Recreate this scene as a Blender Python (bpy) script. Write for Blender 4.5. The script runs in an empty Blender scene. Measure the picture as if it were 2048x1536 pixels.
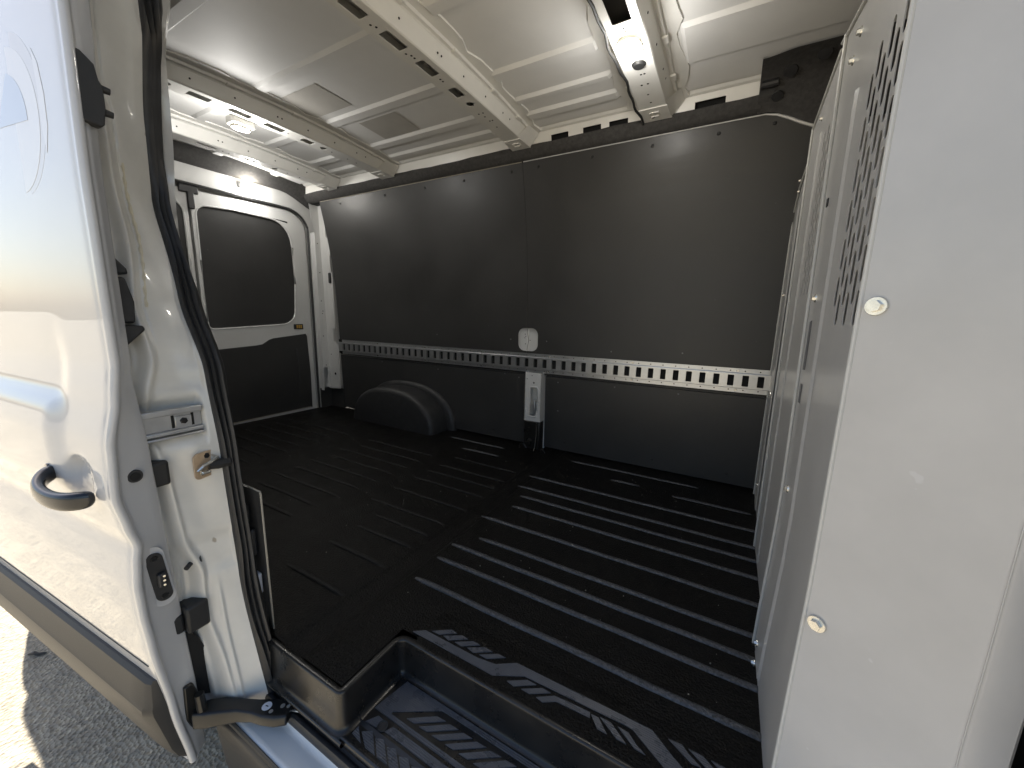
import bpy, bmesh, math, random
from mathutils import Vector, Matrix
from mathutils.geometry import tessellate_polygon
random.seed(7)
R = math.radians
SC = bpy.context.scene
COL = SC.collection

# ------------------------------------------------------------------ camera, sky, sun, exposure
# world: X = towards the front of the van, Y = across it (the open door is the -Y side), Z up, 0 = load floor
cam = bpy.data.cameras.new('camera'); cam_o = bpy.data.objects.new('camera', cam); COL.objects.link(cam_o)
cam.sensor_width = 36.0; cam.lens = 36.0*769/2048; cam.clip_start = 0.02; cam.clip_end = 500
ax = Vector((0.86925, 0.49390, 0.02174))      # camera right, in world
ad = Vector((0.10558, -0.14249, -0.98415))    # camera down
af = Vector((-0.48297, 0.85776, -0.17600))    # camera forward
M = Matrix(((ax.x, -ad.x, -af.x, 0), (ax.y, -ad.y, -af.y, 0), (ax.z, -ad.z, -af.z, 0), (0, 0, 0, 1)))
M.translation = Vector((0, 0, 0.8)); cam_o.matrix_world = M
SC.camera = cam_o

SUN_DIR = Vector((-0.68, 0.08, 0.73)).normalized()       # towards the sun: behind the van, high
w = bpy.data.worlds.new('World'); SC.world = w; w.use_nodes = True
nt = w.node_tree; nt.nodes.clear()
sky = nt.nodes.new('ShaderNodeTexSky'); sky.sky_type = 'NISHITA'; sky.sun_disc = False
sky.sun_elevation = math.asin(SUN_DIR.z); sky.sun_rotation = math.atan2(SUN_DIR.x, SUN_DIR.y)
sky.air_density = 1.0; sky.dust_density = 1.6
bg = nt.nodes.new('ShaderNodeBackground'); bg.inputs['Strength'].default_value = 0.07
ow = nt.nodes.new('ShaderNodeOutputWorld')
nt.links.new(sky.outputs[0], bg.inputs[0]); nt.links.new(bg.outputs[0], ow.inputs[0])
sl = bpy.data.lights.new('sun', 'SUN'); sl.energy = 5.0; sl.angle = R(0.53); sl.color = (1.0, 0.93, 0.82)
so = bpy.data.objects.new('sun', sl); COL.objects.link(so); so.rotation_euler = SUN_DIR.to_track_quat('Z', 'Y').to_euler()
so.location = (-3, 0, 6)
vs = SC.view_settings; vs.view_transform = 'Standard'; vs.look = 'None'; vs.gamma = 1.0; vs.use_curve_mapping = False
vs.exposure = 1.68
SC.cycles.max_bounces = 10; SC.cycles.diffuse_bounces = 6; SC.cycles.glossy_bounces = 5
SC.cycles.use_denoising = True; SC.cycles.sample_clamp_indirect = 6.0

# ------------------------------------------------------------------ materials
def mat(name, col, rough=0.5, metal=0.0, coat=0.0, noise=0.0, nscale=8.0, bump=0.0, bscale=60.0, bdist=0.002,
        col2=None, spec=0.5, rnoise=0.0, detail=4.0, emit=None, scratches=0.0, speck=None):
    m = bpy.data.materials.new(name); m.use_nodes = True
    n, l = m.node_tree.nodes, m.node_tree.links
    p = n['Principled BSDF']
    p.inputs['Base Color'].default_value = (*col, 1); p.inputs['Roughness'].default_value = rough
    p.inputs['Metallic'].default_value = metal; p.inputs['Coat Weight'].default_value = coat
    p.inputs['Coat Roughness'].default_value = 0.03; p.inputs['Specular IOR Level'].default_value = spec
    if emit:
        p.inputs['Emission Color'].default_value = (*emit[0], 1); p.inputs['Emission Strength'].default_value = emit[1]
    tc = n.new('ShaderNodeTexCoord')
    last = None
    if noise > 0 or col2:
        t = n.new('ShaderNodeTexNoise'); t.inputs['Scale'].default_value = nscale; t.inputs['Detail'].default_value = detail
        t.inputs['Roughness'].default_value = 0.6
        l.new(tc.outputs['Object'], t.inputs['Vector'])
        r = n.new('ShaderNodeValToRGB'); r.color_ramp.elements[0].position = 0.32; r.color_ramp.elements[1].position = 0.68
        c2 = col2 if col2 else tuple(min(1, c*(1+noise)) for c in col)
        c1 = col if col2 else tuple(c*(1-noise) for c in col)
        r.color_ramp.elements[0].color = (*c1, 1); r.color_ramp.elements[1].color = (*c2, 1)
        l.new(t.outputs['Fac'], r.inputs['Fac']); last = r.outputs['Color']
        if rnoise > 0:
            mr = n.new('ShaderNodeMapRange'); mr.inputs['To Min'].default_value = max(0.03, rough-rnoise)
            mr.inputs['To Max'].default_value = min(1, rough+rnoise); mr.inputs['From Min'].default_value = 0.3; mr.inputs['From Max'].default_value = 0.7
            l.new(t.outputs['Fac'], mr.inputs['Value']); l.new(mr.outputs[0], p.inputs['Roughness'])
    if speck:                                  # sparse small marks (dust, chips): (colour, scale, threshold)
        v = n.new('ShaderNodeTexNoise'); v.inputs['Scale'].default_value = speck[1]; v.inputs['Detail'].default_value = 2
        l.new(tc.outputs['Object'], v.inputs['Vector'])
        r2 = n.new('ShaderNodeValToRGB'); r2.color_ramp.elements[0].position = speck[2]; r2.color_ramp.elements[1].position = speck[2]+0.03
        r2.color_ramp.elements[0].color = (0, 0, 0, 1); r2.color_ramp.elements[1].color = (1, 1, 1, 1)
        l.new(v.outputs['Fac'], r2.inputs['Fac'])
        mx = n.new('ShaderNodeMix'); mx.data_type = 'RGBA'
        l.new(r2.outputs['Color'], mx.inputs['Factor'])
        if last: l.new(last, mx.inputs[6])
        else: mx.inputs[6].default_value = (*col, 1)
        mx.inputs[7].default_value = (*speck[0], 1); last = mx.outputs[2]
    if last: l.new(last, p.inputs['Base Color'])
    if bump > 0:
        b = n.new('ShaderNodeTexNoise'); b.inputs['Scale'].default_value = bscale; b.inputs['Detail'].default_value = 3
        l.new(tc.outputs['Object'], b.inputs['Vector'])
        bn = n.new('ShaderNodeBump'); bn.inputs['Strength'].default_value = bump; bn.inputs['Distance'].default_value = bdist
        l.new(b.outputs['Fac'], bn.inputs['Height']); l.new(bn.outputs['Normal'], p.inputs['Normal'])
    return m

WHITE = mat('white_paint', (0.60, 0.60, 0.59), 0.5, coat=1.0, noise=0.03, nscale=5, bump=0.04, bscale=240, bdist=0.001)
DOORDIM = mat('door_white_dimmed', (0.52, 0.523, 0.53), 0.5, coat=1.0, noise=0.02, nscale=5, bump=0.03, bscale=240, bdist=0.001)  # same white as the body, colour darkened to hold down the door's brightness
JAMB = mat('jamb_paint', (0.66, 0.645, 0.60), 0.34, coat=0.4, noise=0.06, nscale=9, bump=0.05, bscale=160, bdist=0.001,
           speck=((0.38, 0.34, 0.28), 28, 0.735))
ROOFP = mat('inner_roof_paint', (0.78, 0.775, 0.755), 0.62, noise=0.04, nscale=3, bump=0.05, bscale=300, bdist=0.001)
BOWP = mat('bow_paint', (0.80, 0.79, 0.75), 0.36, coat=0.2, noise=0.04, nscale=7)
BOWIN = mat('bow_inside', (0.09, 0.09, 0.09), 0.7)
PAD = mat('damping_pad', (0.50, 0.48, 0.44), 0.7, noise=0.05, bump=0.2, bscale=400)
GREY = mat('partition_grey', (0.45, 0.447, 0.44), 0.28, spec=0.5, noise=0.05, nscale=6, bump=0.06, bscale=500, bdist=0.0006,
           speck=((0.5, 0.5, 0.5), 35, 0.76))
GREYD = mat('grey_edge', (0.50, 0.50, 0.48), 0.4)
RUBBER = mat('black_rubber', (0.028, 0.028, 0.029), 0.5, noise=0.2, nscale=30)
PLASTIC = mat('dark_plastic', (0.030, 0.030, 0.030), 0.48, spec=0.35, bump=0.25, bscale=900, bdist=0.0006)
GLOSSBLK = mat('black_handle', (0.012, 0.012, 0.013), 0.22, coat=0.3)
BLKMETAL = mat('black_metal', (0.012, 0.012, 0.012), 0.33, noise=0.3, nscale=40)
FLOOR = mat('floor_coating', (0.0042, 0.0039, 0.0036), 0.44, spec=0.17, noise=0.4, nscale=10, bump=1.0, bscale=190, bdist=0.004, rnoise=0.08,
            speck=((0.05, 0.042, 0.036), 90, 0.74))
RIB = mat('rib_coating_lit', (0.060, 0.063, 0.070), 0.36, noise=0.6, nscale=160, bump=0.9, bscale=260, bdist=0.003)  # front ribs: sheen on the black coating put into a paler colour
RIBD = mat('rib_coating_dim', (0.008, 0.008, 0.0085), 0.5, spec=0.25, noise=0.4, nscale=110, bump=0.9, bscale=260, bdist=0.003)  # same coating as RIB, darkened in colour so the ribs fade rearwards
LINER = mat('liner_plastic', (0.013, 0.0125, 0.012), 0.3, noise=0.2, nscale=14, bump=0.12, bscale=600, bdist=0.0005, rnoise=0.08)
ZINC = mat('zinc', (0.60, 0.61, 0.62), 0.34, metal=0.85, noise=0.06, nscale=45, rnoise=0.06)
BOLT = mat('bolt_steel', (0.72, 0.71, 0.66), 0.25, metal=0.78, noise=0.1, nscale=80)
RIVET = mat('dull_rivet', (0.22, 0.22, 0.22), 0.5, metal=0.4)
FELT = mat('black_felt', (0.05, 0.048, 0.046), 0.85, noise=0.25, nscale=60, bump=0.6, bscale=300, bdist=0.002)
DARK = mat('dark_void', (0.01, 0.01, 0.01), 0.9)
TAN = mat('tan_primer', (0.42, 0.29, 0.18), 0.5, col2=(0.55, 0.42, 0.29), nscale=25)
AMBER = mat('amber_label', (0.5, 0.3, 0.06), 0.5)
SEALANT = mat('sealant', (0.62, 0.57, 0.44), 0.55, noise=0.1, nscale=60)
PALE = mat('pale_edge', (0.35, 0.32, 0.26), 0.6)
STICK = mat('white_sticker', (0.75, 0.75, 0.78), 0.5)
INK = mat('black_ink', (0.02, 0.02, 0.03), 0.5)
DEC_W = mat('decal_white', (0.60, 0.60, 0.605), 0.3, coat=0.4)
DEC_B = mat('decal_blue', (0.42, 0.47, 0.56), 0.3, coat=0.4)
DEC_G = mat('decal_grey', (0.53, 0.53, 0.54), 0.3, coat=0.4)
CABLE = mat('cable_black', (0.02, 0.02, 0.02), 0.55)
LENS = mat('lamp_lens', (0.9, 0.88, 0.8), 0.2, emit=((1.0, 0.93, 0.82), 30.0))
LENSRIM = mat('lamp_rim', (0.75, 0.72, 0.62), 0.15, coat=0.5)
TYRE = mat('tyre', (0.02, 0.02, 0.02), 0.8, bump=0.3, bscale=80)

# lining board: matt black with a fine hexagon-like mesh print in relief
LINING = mat('lining_board', (0.038, 0.0375, 0.037), 0.42, noise=0.12, nscale=2.5, rnoise=0.06, speck=((0.10, 0.10, 0.10), 55, 0.775))
n, l = LINING.node_tree.nodes, LINING.node_tree.links
vo = n.new('ShaderNodeTexVoronoi'); vo.inputs['Scale'].default_value = 170; vo.inputs['Randomness'].default_value = 0.0
tc = n.new('ShaderNodeTexCoord'); mp = n.new('ShaderNodeMapping'); mp.inputs['Rotation'].default_value = (0, R(45), 0)
l.new(tc.outputs['Object'], mp.inputs['Vector']); l.new(mp.outputs[0], vo.inputs['Vector'])
bn = n.new('ShaderNodeBump'); bn.inputs['Strength'].default_value = 0.25; bn.inputs['Distance'].default_value = 0.001
l.new(vo.outputs['Distance'], bn.inputs['Height']); l.new(bn.outputs[0], n['Principled BSDF'].inputs['Normal'])

# tread pads: fine parallel ridges along the sill, worn in patches
TREAD = mat('tread_pad', (0.085, 0.089, 0.10), 0.30, noise=0.14, nscale=22, rnoise=0.06)
n, l = TREAD.node_tree.nodes, TREAD.node_tree.links
wv = n.new('ShaderNodeTexWave'); wv.wave_type = 'BANDS'; wv.bands_direction = 'Y'; wv.inputs['Scale'].default_value = 75
wv.inputs['Distortion'].default_value = 0.15; wv.inputs['Detail'].default_value = 1
tc = n.new('ShaderNodeTexCoord'); l.new(tc.outputs['Object'], wv.inputs['Vector'])
bn = n.new('ShaderNodeBump'); bn.inputs['Strength'].default_value = 0.35; bn.inputs['Distance'].default_value = 0.0015
l.new(wv.outputs['Fac'], bn.inputs['Height']); l.new(bn.outputs[0], n['Principled BSDF'].inputs['Normal'])

# asphalt with pale grit
ASPH = bpy.data.materials.new('asphalt'); ASPH.use_nodes = True
n, l = ASPH.node_tree.nodes, ASPH.node_tree.links; p = n['Principled BSDF']; p.inputs['Roughness'].default_value = 0.85
tc = n.new('ShaderNodeTexCoord')
v1 = n.new('ShaderNodeTexVoronoi'); v1.inputs['Scale'].default_value = 85
n1 = n.new('ShaderNodeTexNoise'); n1.inputs['Scale'].default_value = 5; n1.inputs['Detail'].default_value = 8; n1.inputs['Roughness'].default_value = 0.7
for t in (v1, n1): l.new(tc.outputs['Object'], t.inputs['Vector'])
r1 = n.new('ShaderNodeValToRGB')
e = r1.color_ramp.elements; e[0].position = 0.25; e[0].color = (0.29, 0.265, 0.215, 1); e[1].position = 0.75; e[1].color = (0.48, 0.435, 0.355, 1)
l.new(n1.outputs['Fac'], r1.inputs['Fac'])
r2 = n.new('ShaderNodeValToRGB'); e = r2.color_ramp.elements; e[0].color = (0.55, 0.55, 0.55, 1); e[1].color = (1.25, 1.2, 1.1, 1)
l.new(v1.outputs['Color'], r2.inputs['Fac'])
mx = n.new('ShaderNodeMix'); mx.data_type = 'RGBA'; mx.blend_type = 'MULTIPLY'; mx.inputs['Factor'].default_value = 1
l.new(r1.outputs[0], mx.inputs[6]); l.new(r2.outputs[0], mx.inputs[7]); l.new(mx.outputs[2], p.inputs['Base Color'])
ad_ = n.new('ShaderNodeMath'); ad_.operation = 'ADD'; l.new(v1.outputs['Distance'], ad_.inputs[0]); l.new(n1.outputs['Fac'], ad_.inputs[1])
bn = n.new('ShaderNodeBump'); bn.inputs['Strength'].default_value = 0.8; bn.inputs['Distance'].default_value = 0.008
l.new(ad_.outputs[0], bn.inputs['Height']); l.new(bn.outputs[0], p.inputs['Normal'])

# ------------------------------------------------------------------ mesh helpers
def lerp_table(tab, z):
    if z <= tab[0][0]: return tab[0][1]
    for (a, va), (b, vb) in zip(tab, tab[1:]):
        if z <= b:
            t = (z-a)/(b-a); t = t*t*(3-2*t)*0.5 + t*0.5
            return va + (vb-va)*t
    return tab[-1][1]
def sstep(a, b, x):
    t = max(0.0, min(1.0, (x-a)/(b-a))); return t*t*(3-2*t)

class MB:
    def __init__(s): s.v = []; s.f = []
    def add(s, vv, ff):
        o = len(s.v); s.v += [tuple(p) for p in vv]; s.f += [tuple(i+o for i in f) for f in ff]; return s
    def box(s, x0, x1, y0, y1, z0, z1):
        vv = [(x, y, z) for x in (x0, x1) for y in (y0, y1) for z in (z0, z1)]
        return s.add(vv, [(0, 1, 3, 2), (4, 6, 7, 5), (0, 4, 5, 1), (2, 3, 7, 6), (0, 2, 6, 4), (1, 5, 7, 3)])
    def grid(s, rows, close=False, cap=False):
        nr, nc = len(rows), len(rows[0]); vv = [p for r in rows for p in r]; ff = []
        for i in range(nr-1):
            for j in range(nc if close else nc-1):
                k = (j+1) % nc; ff.append((i*nc+j, i*nc+k, (i+1)*nc+k, (i+1)*nc+j))
        if cap: ff.append(tuple(range(nc))); ff.append(tuple((nr-1)*nc+j for j in range(nc)))
        return s.add(vv, ff)
    def sheet(s, polys, P, w0, w1):
        """polys: [(outer, [holes])] in (u,v); P(u,v,w) -> point. A plate with real holes and thickness."""
        idx = {}; pts = []; tris = []
        def vid(q):
            k = (round(q[0], 5), round(q[1], 5))
            if k not in idx: idx[k] = len(pts); pts.append(q)
            return idx[k]
        for outer, holes in polys:
            loops = [[Vector((a, b, 0)) for a, b in lp] for lp in [outer]+list(holes)]
            flat = [q for lp in [outer]+list(holes) for q in lp]
            for t in tessellate_polygon(loops):
                a, b, c = (vid(flat[i]) for i in t)
                if len({a, b, c}) == 3:
                    A, B, C = pts[a], pts[b], pts[c]
                    cr = (B[0]-A[0])*(C[1]-A[1])-(B[1]-A[1])*(C[0]-A[0])
                    if abs(cr) > 1e-12: tris.append((a, b, c) if cr > 0 else (a, c, b))
        cnt = {}
        for t in tris:
            for i in range(3):
                k = (t[i], t[(i+1) % 3]); cnt[k] = cnt.get(k, 0)+1
        N = len(pts); vv = [P(a, b, w0) for a, b in pts]+[P(a, b, w1) for a, b in pts]
        ff = [t for t in tris]+[(c+N, b+N, a+N) for a, b, c in tris]
        for (a, b) in cnt:
            if (b, a) not in cnt: ff.append((b, a, a+N, b+N))
        return s.add(vv, ff)
    def tube(s, path, r, n=10, cap=True, flat=None):
        rows = []; pv = [Vector(q) for q in path]; ov = pv[-1]-pv[0]
        up = Vector((1, 0.02, 0)) if abs(ov.z) > 0.8*max(ov.length, 1e-6) else Vector((0, 0, 1))
        for i, q in enumerate(pv):
            t = (pv[min(i+1, len(pv)-1)]-pv[max(i-1, 0)]).normalized()
            a = t.cross(up)
            if a.length < 1e-3: a = t.cross(Vector((0.3, 1, 0.2)))
            a.normalize(); b = a.cross(t).normalized()
            rr = r[i] if isinstance(r, (list, tuple)) else r
            ra, rb = (rr if isinstance(rr, tuple) else (rr, rr))
            rows.append([q+a*ra*math.cos(2*math.pi*k/n)+b*rb*math.sin(2*math.pi*k/n) for k in range(n)])
        return s.grid(rows, close=True, cap=cap)
    def disc(s, c, axis, r, h, n=16, r2=None):
        c = Vector(c); axis = Vector(axis).normalized(); a = axis.orthogonal().normalized(); b = axis.cross(a)
        rows = []
        for (q, rr) in ((0, r), (h, r2 if r2 is not None else r)):
            rows.append([c+axis*q+(a*math.cos(2*math.pi*k/n)+b*math.sin(2*math.pi*k/n))*rr for k in range(n)])
        return s.grid(rows, close=True, cap=True)
    def mesh(s, name):
        bm = bmesh.new(); vs_ = [bm.verts.new(q) for q in s.v]
        for f in s.f:
            if len(set(f)) >= 3:
                try: bm.faces.new([vs_[i] for i in f])
                except ValueError: pass
        bmesh.ops.remove_doubles(bm, verts=bm.verts, dist=1e-6)
        bmesh.ops.recalc_face_normals(bm, faces=bm.faces)
        me = bpy.data.meshes.new(name); bm.to_mesh(me); bm.free(); return me
    def build(s, name, m, parent=None, bev=0.0, ang=35, seg=2):
        me = s.mesh(name); me.materials.append(m)
        for q in me.polygons: q.use_smooth = True
        me.set_sharp_from_angle(angle=R(ang))
        return link(name, me, parent, bev, seg)
def link(name, me, parent=None, bev=0.0, seg=2, loc=None):
    o = bpy.data.objects.new(name, me); COL.objects.link(o)
    if parent: o.parent = parent
    if loc: o.location = loc
    if bev:
        b = o.modifiers.new('bevel', 'BEVEL'); b.width = bev; b.segments = seg; b.limit_method = 'ANGLE'; b.angle_limit = R(40)
    return o
def empty(name, loc=(0, 0, 0)):
    o = bpy.data.objects.new(name, None); COL.objects.link(o); o.location = loc; o.empty_display_size = 0.1; return o
def rrect(u0, u1, v0, v1, r, n=5):
    out = []
    for cx, cy, a0 in ((u1-r, v1-r, 0), (u0+r, v1-r, 90), (u0+r, v0+r, 180), (u1-r, v0+r, 270)):
        for k in range(n+1):
            a = R(a0+90*k/n); out.append((cx+r*math.cos(a), cy+r*math.sin(a)))
    return out
def ngon(cx, cy, r, n=10): return [(cx+r*math.cos(2*math.pi*k/n), cy+r*math.sin(2*math.pi*k/n)) for k in range(n)]
def rect(u0, u1, v0, v1): return [(u0, v0), (u1, v0), (u1, v1), (u0, v1)]
def round_path(pts, r, n=6):
    """round the corners of a 2D polyline"""
    out = [Vector(pts[0])]
    for i in range(1, len(pts)-1):
        a, b, c = Vector(pts[i-1]), Vector(pts[i]), Vector(pts[i+1])
        d1, d2 = (a-b).normalized(), (c-b).normalized(); p0, p1 = b+d1*r, b+d2*r
        for k in range(n+1):
            t = k/n; out.append(p0*(1-t)**2+b*2*t*(1-t)+p1*t*t)
    out.append(Vector(pts[-1])); return out

GZ = -0.66
# ------------------------------------------------------------------ ground
g = MB(); N = 60
g.grid([[(-60+120*i/N*1.0, -60+120*j/N, GZ) for j in range(N+1)] for i in range(N+1)])
gr = g.build('asphalt_ground', ASPH); gr['kind'] = 'structure'

# ------------------------------------------------------------------ the van
van = empty('cargo_van', (-1.0, 1.2, GZ))
van['label'] = 'white cargo van with open sliding side door and black lined cargo bay'; van['category'] = 'van'
VINV = Matrix.Translation((1.0, -1.2, -GZ))
class VMB(MB):                       # parts of the van: built in world coordinates, stored relative to its empty
    pass
def vb(mb, name, m, parent=None, **k):
    o = mb.build(name, m, parent or van, **k)
    if parent is None: o.matrix_parent_inverse = VINV
    return o

# --- shell that closes the body (outer skin, underbody)
PROF = [(-0.30, 0.275), (-0.21, 0.264), (-0.05, 0.245), (0.12, 0.228), (0.20, 0.223), (0.26, 0.222), (0.31, 0.226), (0.345, 0.231), (0.385, 0.222), (0.45, 0.212), (0.55, 0.217), (0.63, 0.232), (0.70, 0.240), (1.0, 0.241), (1.30, 0.2475), (1.62, 0.27)]
def prof(z): return lerp_table(PROF, z)
zs = [-0.25+0.0375*i for i in range(54)]
b = MB()
b.grid([[(x, prof(z)+0.055+(0.05*sstep(1.2, 1.8, z)), z) for z in zs] for x in [-3.12, -2.6, -2.0, -1.5, -1.12]])
vb(b, 'body_side_panel', WHITE)
b = MB(); b.box(-3.12, 1.9, 2.13, 2.16, -0.25, 1.80); vb(b, 'body_side_panel', WHITE)
b = MB(); b.box(0.55, 1.9, 0.30, 0.34, -0.25, 1.75); vb(b, 'front_side_panel', WHITE)
b = MB(); b.box(-3.14, 1.9, 0.34, 2.14, 1.785, 1.81); vb(b, 'roof_skin', WHITE, bev=0.01)
b = MB(); b.box(-1.12, 0.6, 0.34, 0.46, 1.62, 1.785); vb(b, 'door_header', WHITE, bev=0.01)
b = MB(); b.box(-3.0, 1.9, 0.46, 2.10, -0.30, -0.13); vb(b, 'underbody', BLKMETAL)
b = MB(); b.box(1.86, 1.9, 0.34, 2.12, -0.2, 1.78); vb(b, 'cab_light_block', DARK)  # added, unseen: dark wall where the windscreen would be, keeps front light out
# rear wheel on the near side
wb = MB()
tr = [(0.335, -0.105), (0.36, -0.08), (0.365, 0.08), (0.335, 0.105), (0.22, 0.10), (0.22, -0.10)]
wb.grid([[(-2.06+rr*math.cos(a), 0.47+yy, GZ+0.365+rr*math.sin(a)) for rr, yy in tr] for a in [2*math.pi*k/40 for k in range(41)]], close=True)
wh = vb(wb, 'wheel', TYRE)
rb = MB(); rb.disc((-2.06, 0.385, GZ+0.365), (0, 1, 0), 0.225, 0.15, 28, 0.2); vb(rb, 'rim', BLKMETAL, wh)

# --- load floor with its pressed ribs
FX0, FX1 = -2.96, 0.5
f = MB()
fl = [(FX0, 0.44), (-0.93, 0.44), (-0.655, 0.455), (-0.655, 0.62), (0.14, 0.62), (FX1, 0.62), (FX1, 2.11), (FX0, 2.11)]
def chan(x): return -0.005*sstep(-0.875, -0.86, x)*(1-sstep(-0.80, -0.785, x))
xs = [FX0, -2.4, -1.9, -1.4, -0.93, -0.875, -0.87, -0.865, -0.86, -0.80, -0.795, -0.79, -0.785, -0.655]
f.grid([[(x, y, chan(x)) for y in (0.44, 0.62, 1.1, 1.6, 2.11)] for x in xs])
f.grid([[(x, y, 0) for y in (0.62, 1.1, 1.6, 2.11)] for x in (-0.655, 0.0, FX1)])
floor = vb(f, 'floor_pan', FLOOR)
def rib(x0, x1, y, wd=0.0150, h=0.006, mt=None):
    m = MB(); rows = []
    n = 14
    for i, x in enumerate([x0, x0+0.008, x0+0.022, x0+0.05]+[x0+0.05+(x1-x0-0.1)*k/8 for k in range(1, 8)]+[x1-0.05, x1-0.022, x1-0.008, x1]):
        e = min(1, (x-x0)/0.045, (x1-x)/0.045); e = sstep(-0.05, 1, e) if e > 0 else 0.0
        ww = wd*(0.55+0.45*e); hh = h*e
        yo = 0.0012*math.sin(x*17+y*40)
        rows.append([(x, y+yo+ww*math.cos(math.pi*k/n)*0.62, -0.0008+hh*math.sin(math.pi*k/n)**0.8) for k in range(n+1)])
    m.grid(rows); return vb(m, 'floor_rib', mt or RIB, floor)
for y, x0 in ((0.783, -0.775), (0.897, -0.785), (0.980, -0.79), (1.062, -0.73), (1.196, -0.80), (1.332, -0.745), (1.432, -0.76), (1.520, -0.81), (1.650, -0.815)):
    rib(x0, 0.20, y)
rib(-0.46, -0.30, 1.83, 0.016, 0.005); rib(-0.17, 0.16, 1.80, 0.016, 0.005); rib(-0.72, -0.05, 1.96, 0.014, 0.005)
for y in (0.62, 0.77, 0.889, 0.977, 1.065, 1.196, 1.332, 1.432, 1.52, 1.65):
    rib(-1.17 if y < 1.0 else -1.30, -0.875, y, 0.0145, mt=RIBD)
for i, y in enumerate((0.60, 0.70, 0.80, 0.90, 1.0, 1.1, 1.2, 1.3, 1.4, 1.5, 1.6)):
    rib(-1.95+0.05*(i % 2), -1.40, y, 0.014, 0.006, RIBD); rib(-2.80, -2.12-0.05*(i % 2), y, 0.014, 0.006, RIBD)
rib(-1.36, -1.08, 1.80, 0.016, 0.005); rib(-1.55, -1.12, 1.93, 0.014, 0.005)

# --- wheel box
def arch(x0, x1, h, y0, y1, m, top=0.55):
    cx = (x0+x1)/2; hw = (x1-x0)/2; pts = []
    for k in range(25):
        a = math.pi*k/24
        c, s_ = math.cos(a), math.sin(a)
        pts.append((cx+hw*math.copysign(abs(c)**0.85, c), h*s_**0.9))
    rows = []
    for y, ins, hz in ((y0+0.03, 0.05, 0.035), (y0+0.012, 0.018, 0.012), (y0+0.003, 0.005, 0.003), (y0, 0.0, 0.0)):
        pass
    prof_ = [(y1, 0.0), (y0+0.035, 0.0), (y0+0.016, 0.006), (y0+0.005, 0.018), (y0, 0.036)]
    for y, ins in prof_:
        rows.append([(cx+(px-cx)*(1-ins/hw), y, max(-0.002, pz*(1-ins/h))) for px, pz in pts])
    m.grid(rows)
    m.add([q for q in rows[-1]], [tuple(range(len(pts)))])
wm = MB(); arch(-2.45, -1.66, 0.275, 1.875, 2.08, wm)
whl = vb(wm, 'wheel_box', RUBBER)
wm = MB(); arch(-2.49, -1.60, 0.31, 2.035, 2.08, wm); vb(wm, 'wheel_box_flange', RUBBER, whl)
wm = MB(); arch(-2.43, -1.66, 0.31, 0.43, 0.60, wm)
vb(wm, 'wheel_box', LINER)

# --- side wall linings (driver side)
WPROF = [(0.0, 2.066), (0.45, 2.055), (0.9, 2.045), (1.15, 2.025), (1.4, 1.985), (1.6, 1.945), (1.7, 1.90)]
def wy(z): return lerp_table(WPROF, z)
zi = [0.012+0.04*i for i in range(60)]
def lining(name, x0, x1, z0, z1, holes=(), top=None, parent=None):
    """board following the wall; holes are cut in (x,z) with thickness"""
    m = MB()
    cells = []
    zz = [z0]+[z0+(z1-z0)*k/10 for k in range(1, 10)]+[z1]
    if not holes:
        xx = [x0+(x1-x0)*k/12 for k in range(13)]
        ztop = top or (lambda x: z1)
        front = [[(x, wy(z0+(ztop(x)-z0)*k/12), z0+(ztop(x)-z0)*k/12) for k in range(13)] for x in xx]
        back = [[(x, y+0.008, z) for x, y, z in r] for r in front]
        m.grid(front); m.grid(back)
        for e in (0, -1): m.grid([front[e], back[e]])
        m.grid([[r[0] for r in front], [r[0] for r in back]]); m.grid([[r[-1] for r in front], [r[-1] for r in back]])
    else:
        hx0, hx1, hz0, hz1, hp = holes
        polys = []
        for za, zb in ((z0, hz0), (hz1, 1.0), (1.0, 1.2), (1.2, 1.4), (1.4, z1)):
            xc = [x0, hx0, hx1, x1]
            for xa, xb in zip(xc, xc[1:]):
                if xb-xa > 1e-6: polys.append((rect(xa, xb, za, zb), []))
        for xa, xb in ((x0, hx0), (hx1, x1)):
            if xb-xa > 1e-6: polys.append((rect(xa, xb, hz0, hz1), []))
        polys.append((hp, []))
        m.sheet(polys, lambda u, v, w_: (u, wy(v)+w_, v), 0, 0.008)
    return vb(m, name, LINING, parent)
XS = -1.060                      # joint between the boards
# half of the rounded opening belongs to each board
ho = rrect(-1.117, -0.987, 0.592, 0.727, 0.04, 6)
H0, H1 = 0.57, 0.75
left_arc = sorted([q for q in ho if q[0] < XS], key=lambda q: math.atan2(q[1]-0.66, q[0]-XS) % (2*math.pi))
right_arc = sorted([q for q in ho if q[0] > XS], key=lambda q: math.atan2(q[1]-0.66, q[0]-XS))
lp = [(XS-0.0008, H1), (-1.14, H1), (-1.14, H0), (XS-0.0008, H0), (XS-0.0008, 0.592)]+list(reversed(left_arc))+[(XS-0.0008, 0.727)]
rp = [(XS+0.0008, H0), (-0.96, H0), (-0.96, H1), (XS+0.0008, H1), (XS+0.0008, 0.727)]+list(reversed(right_arc))+[(XS+0.0008, 0.592)]
lining('lining_board', -2.78, XS-0.0008, 0.455, 1.598, (-1.14, XS-0.0008, H0, H1, lp))
def topf(x): return 1.598-0.075*sstep(0.02, 0.23, x)
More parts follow.
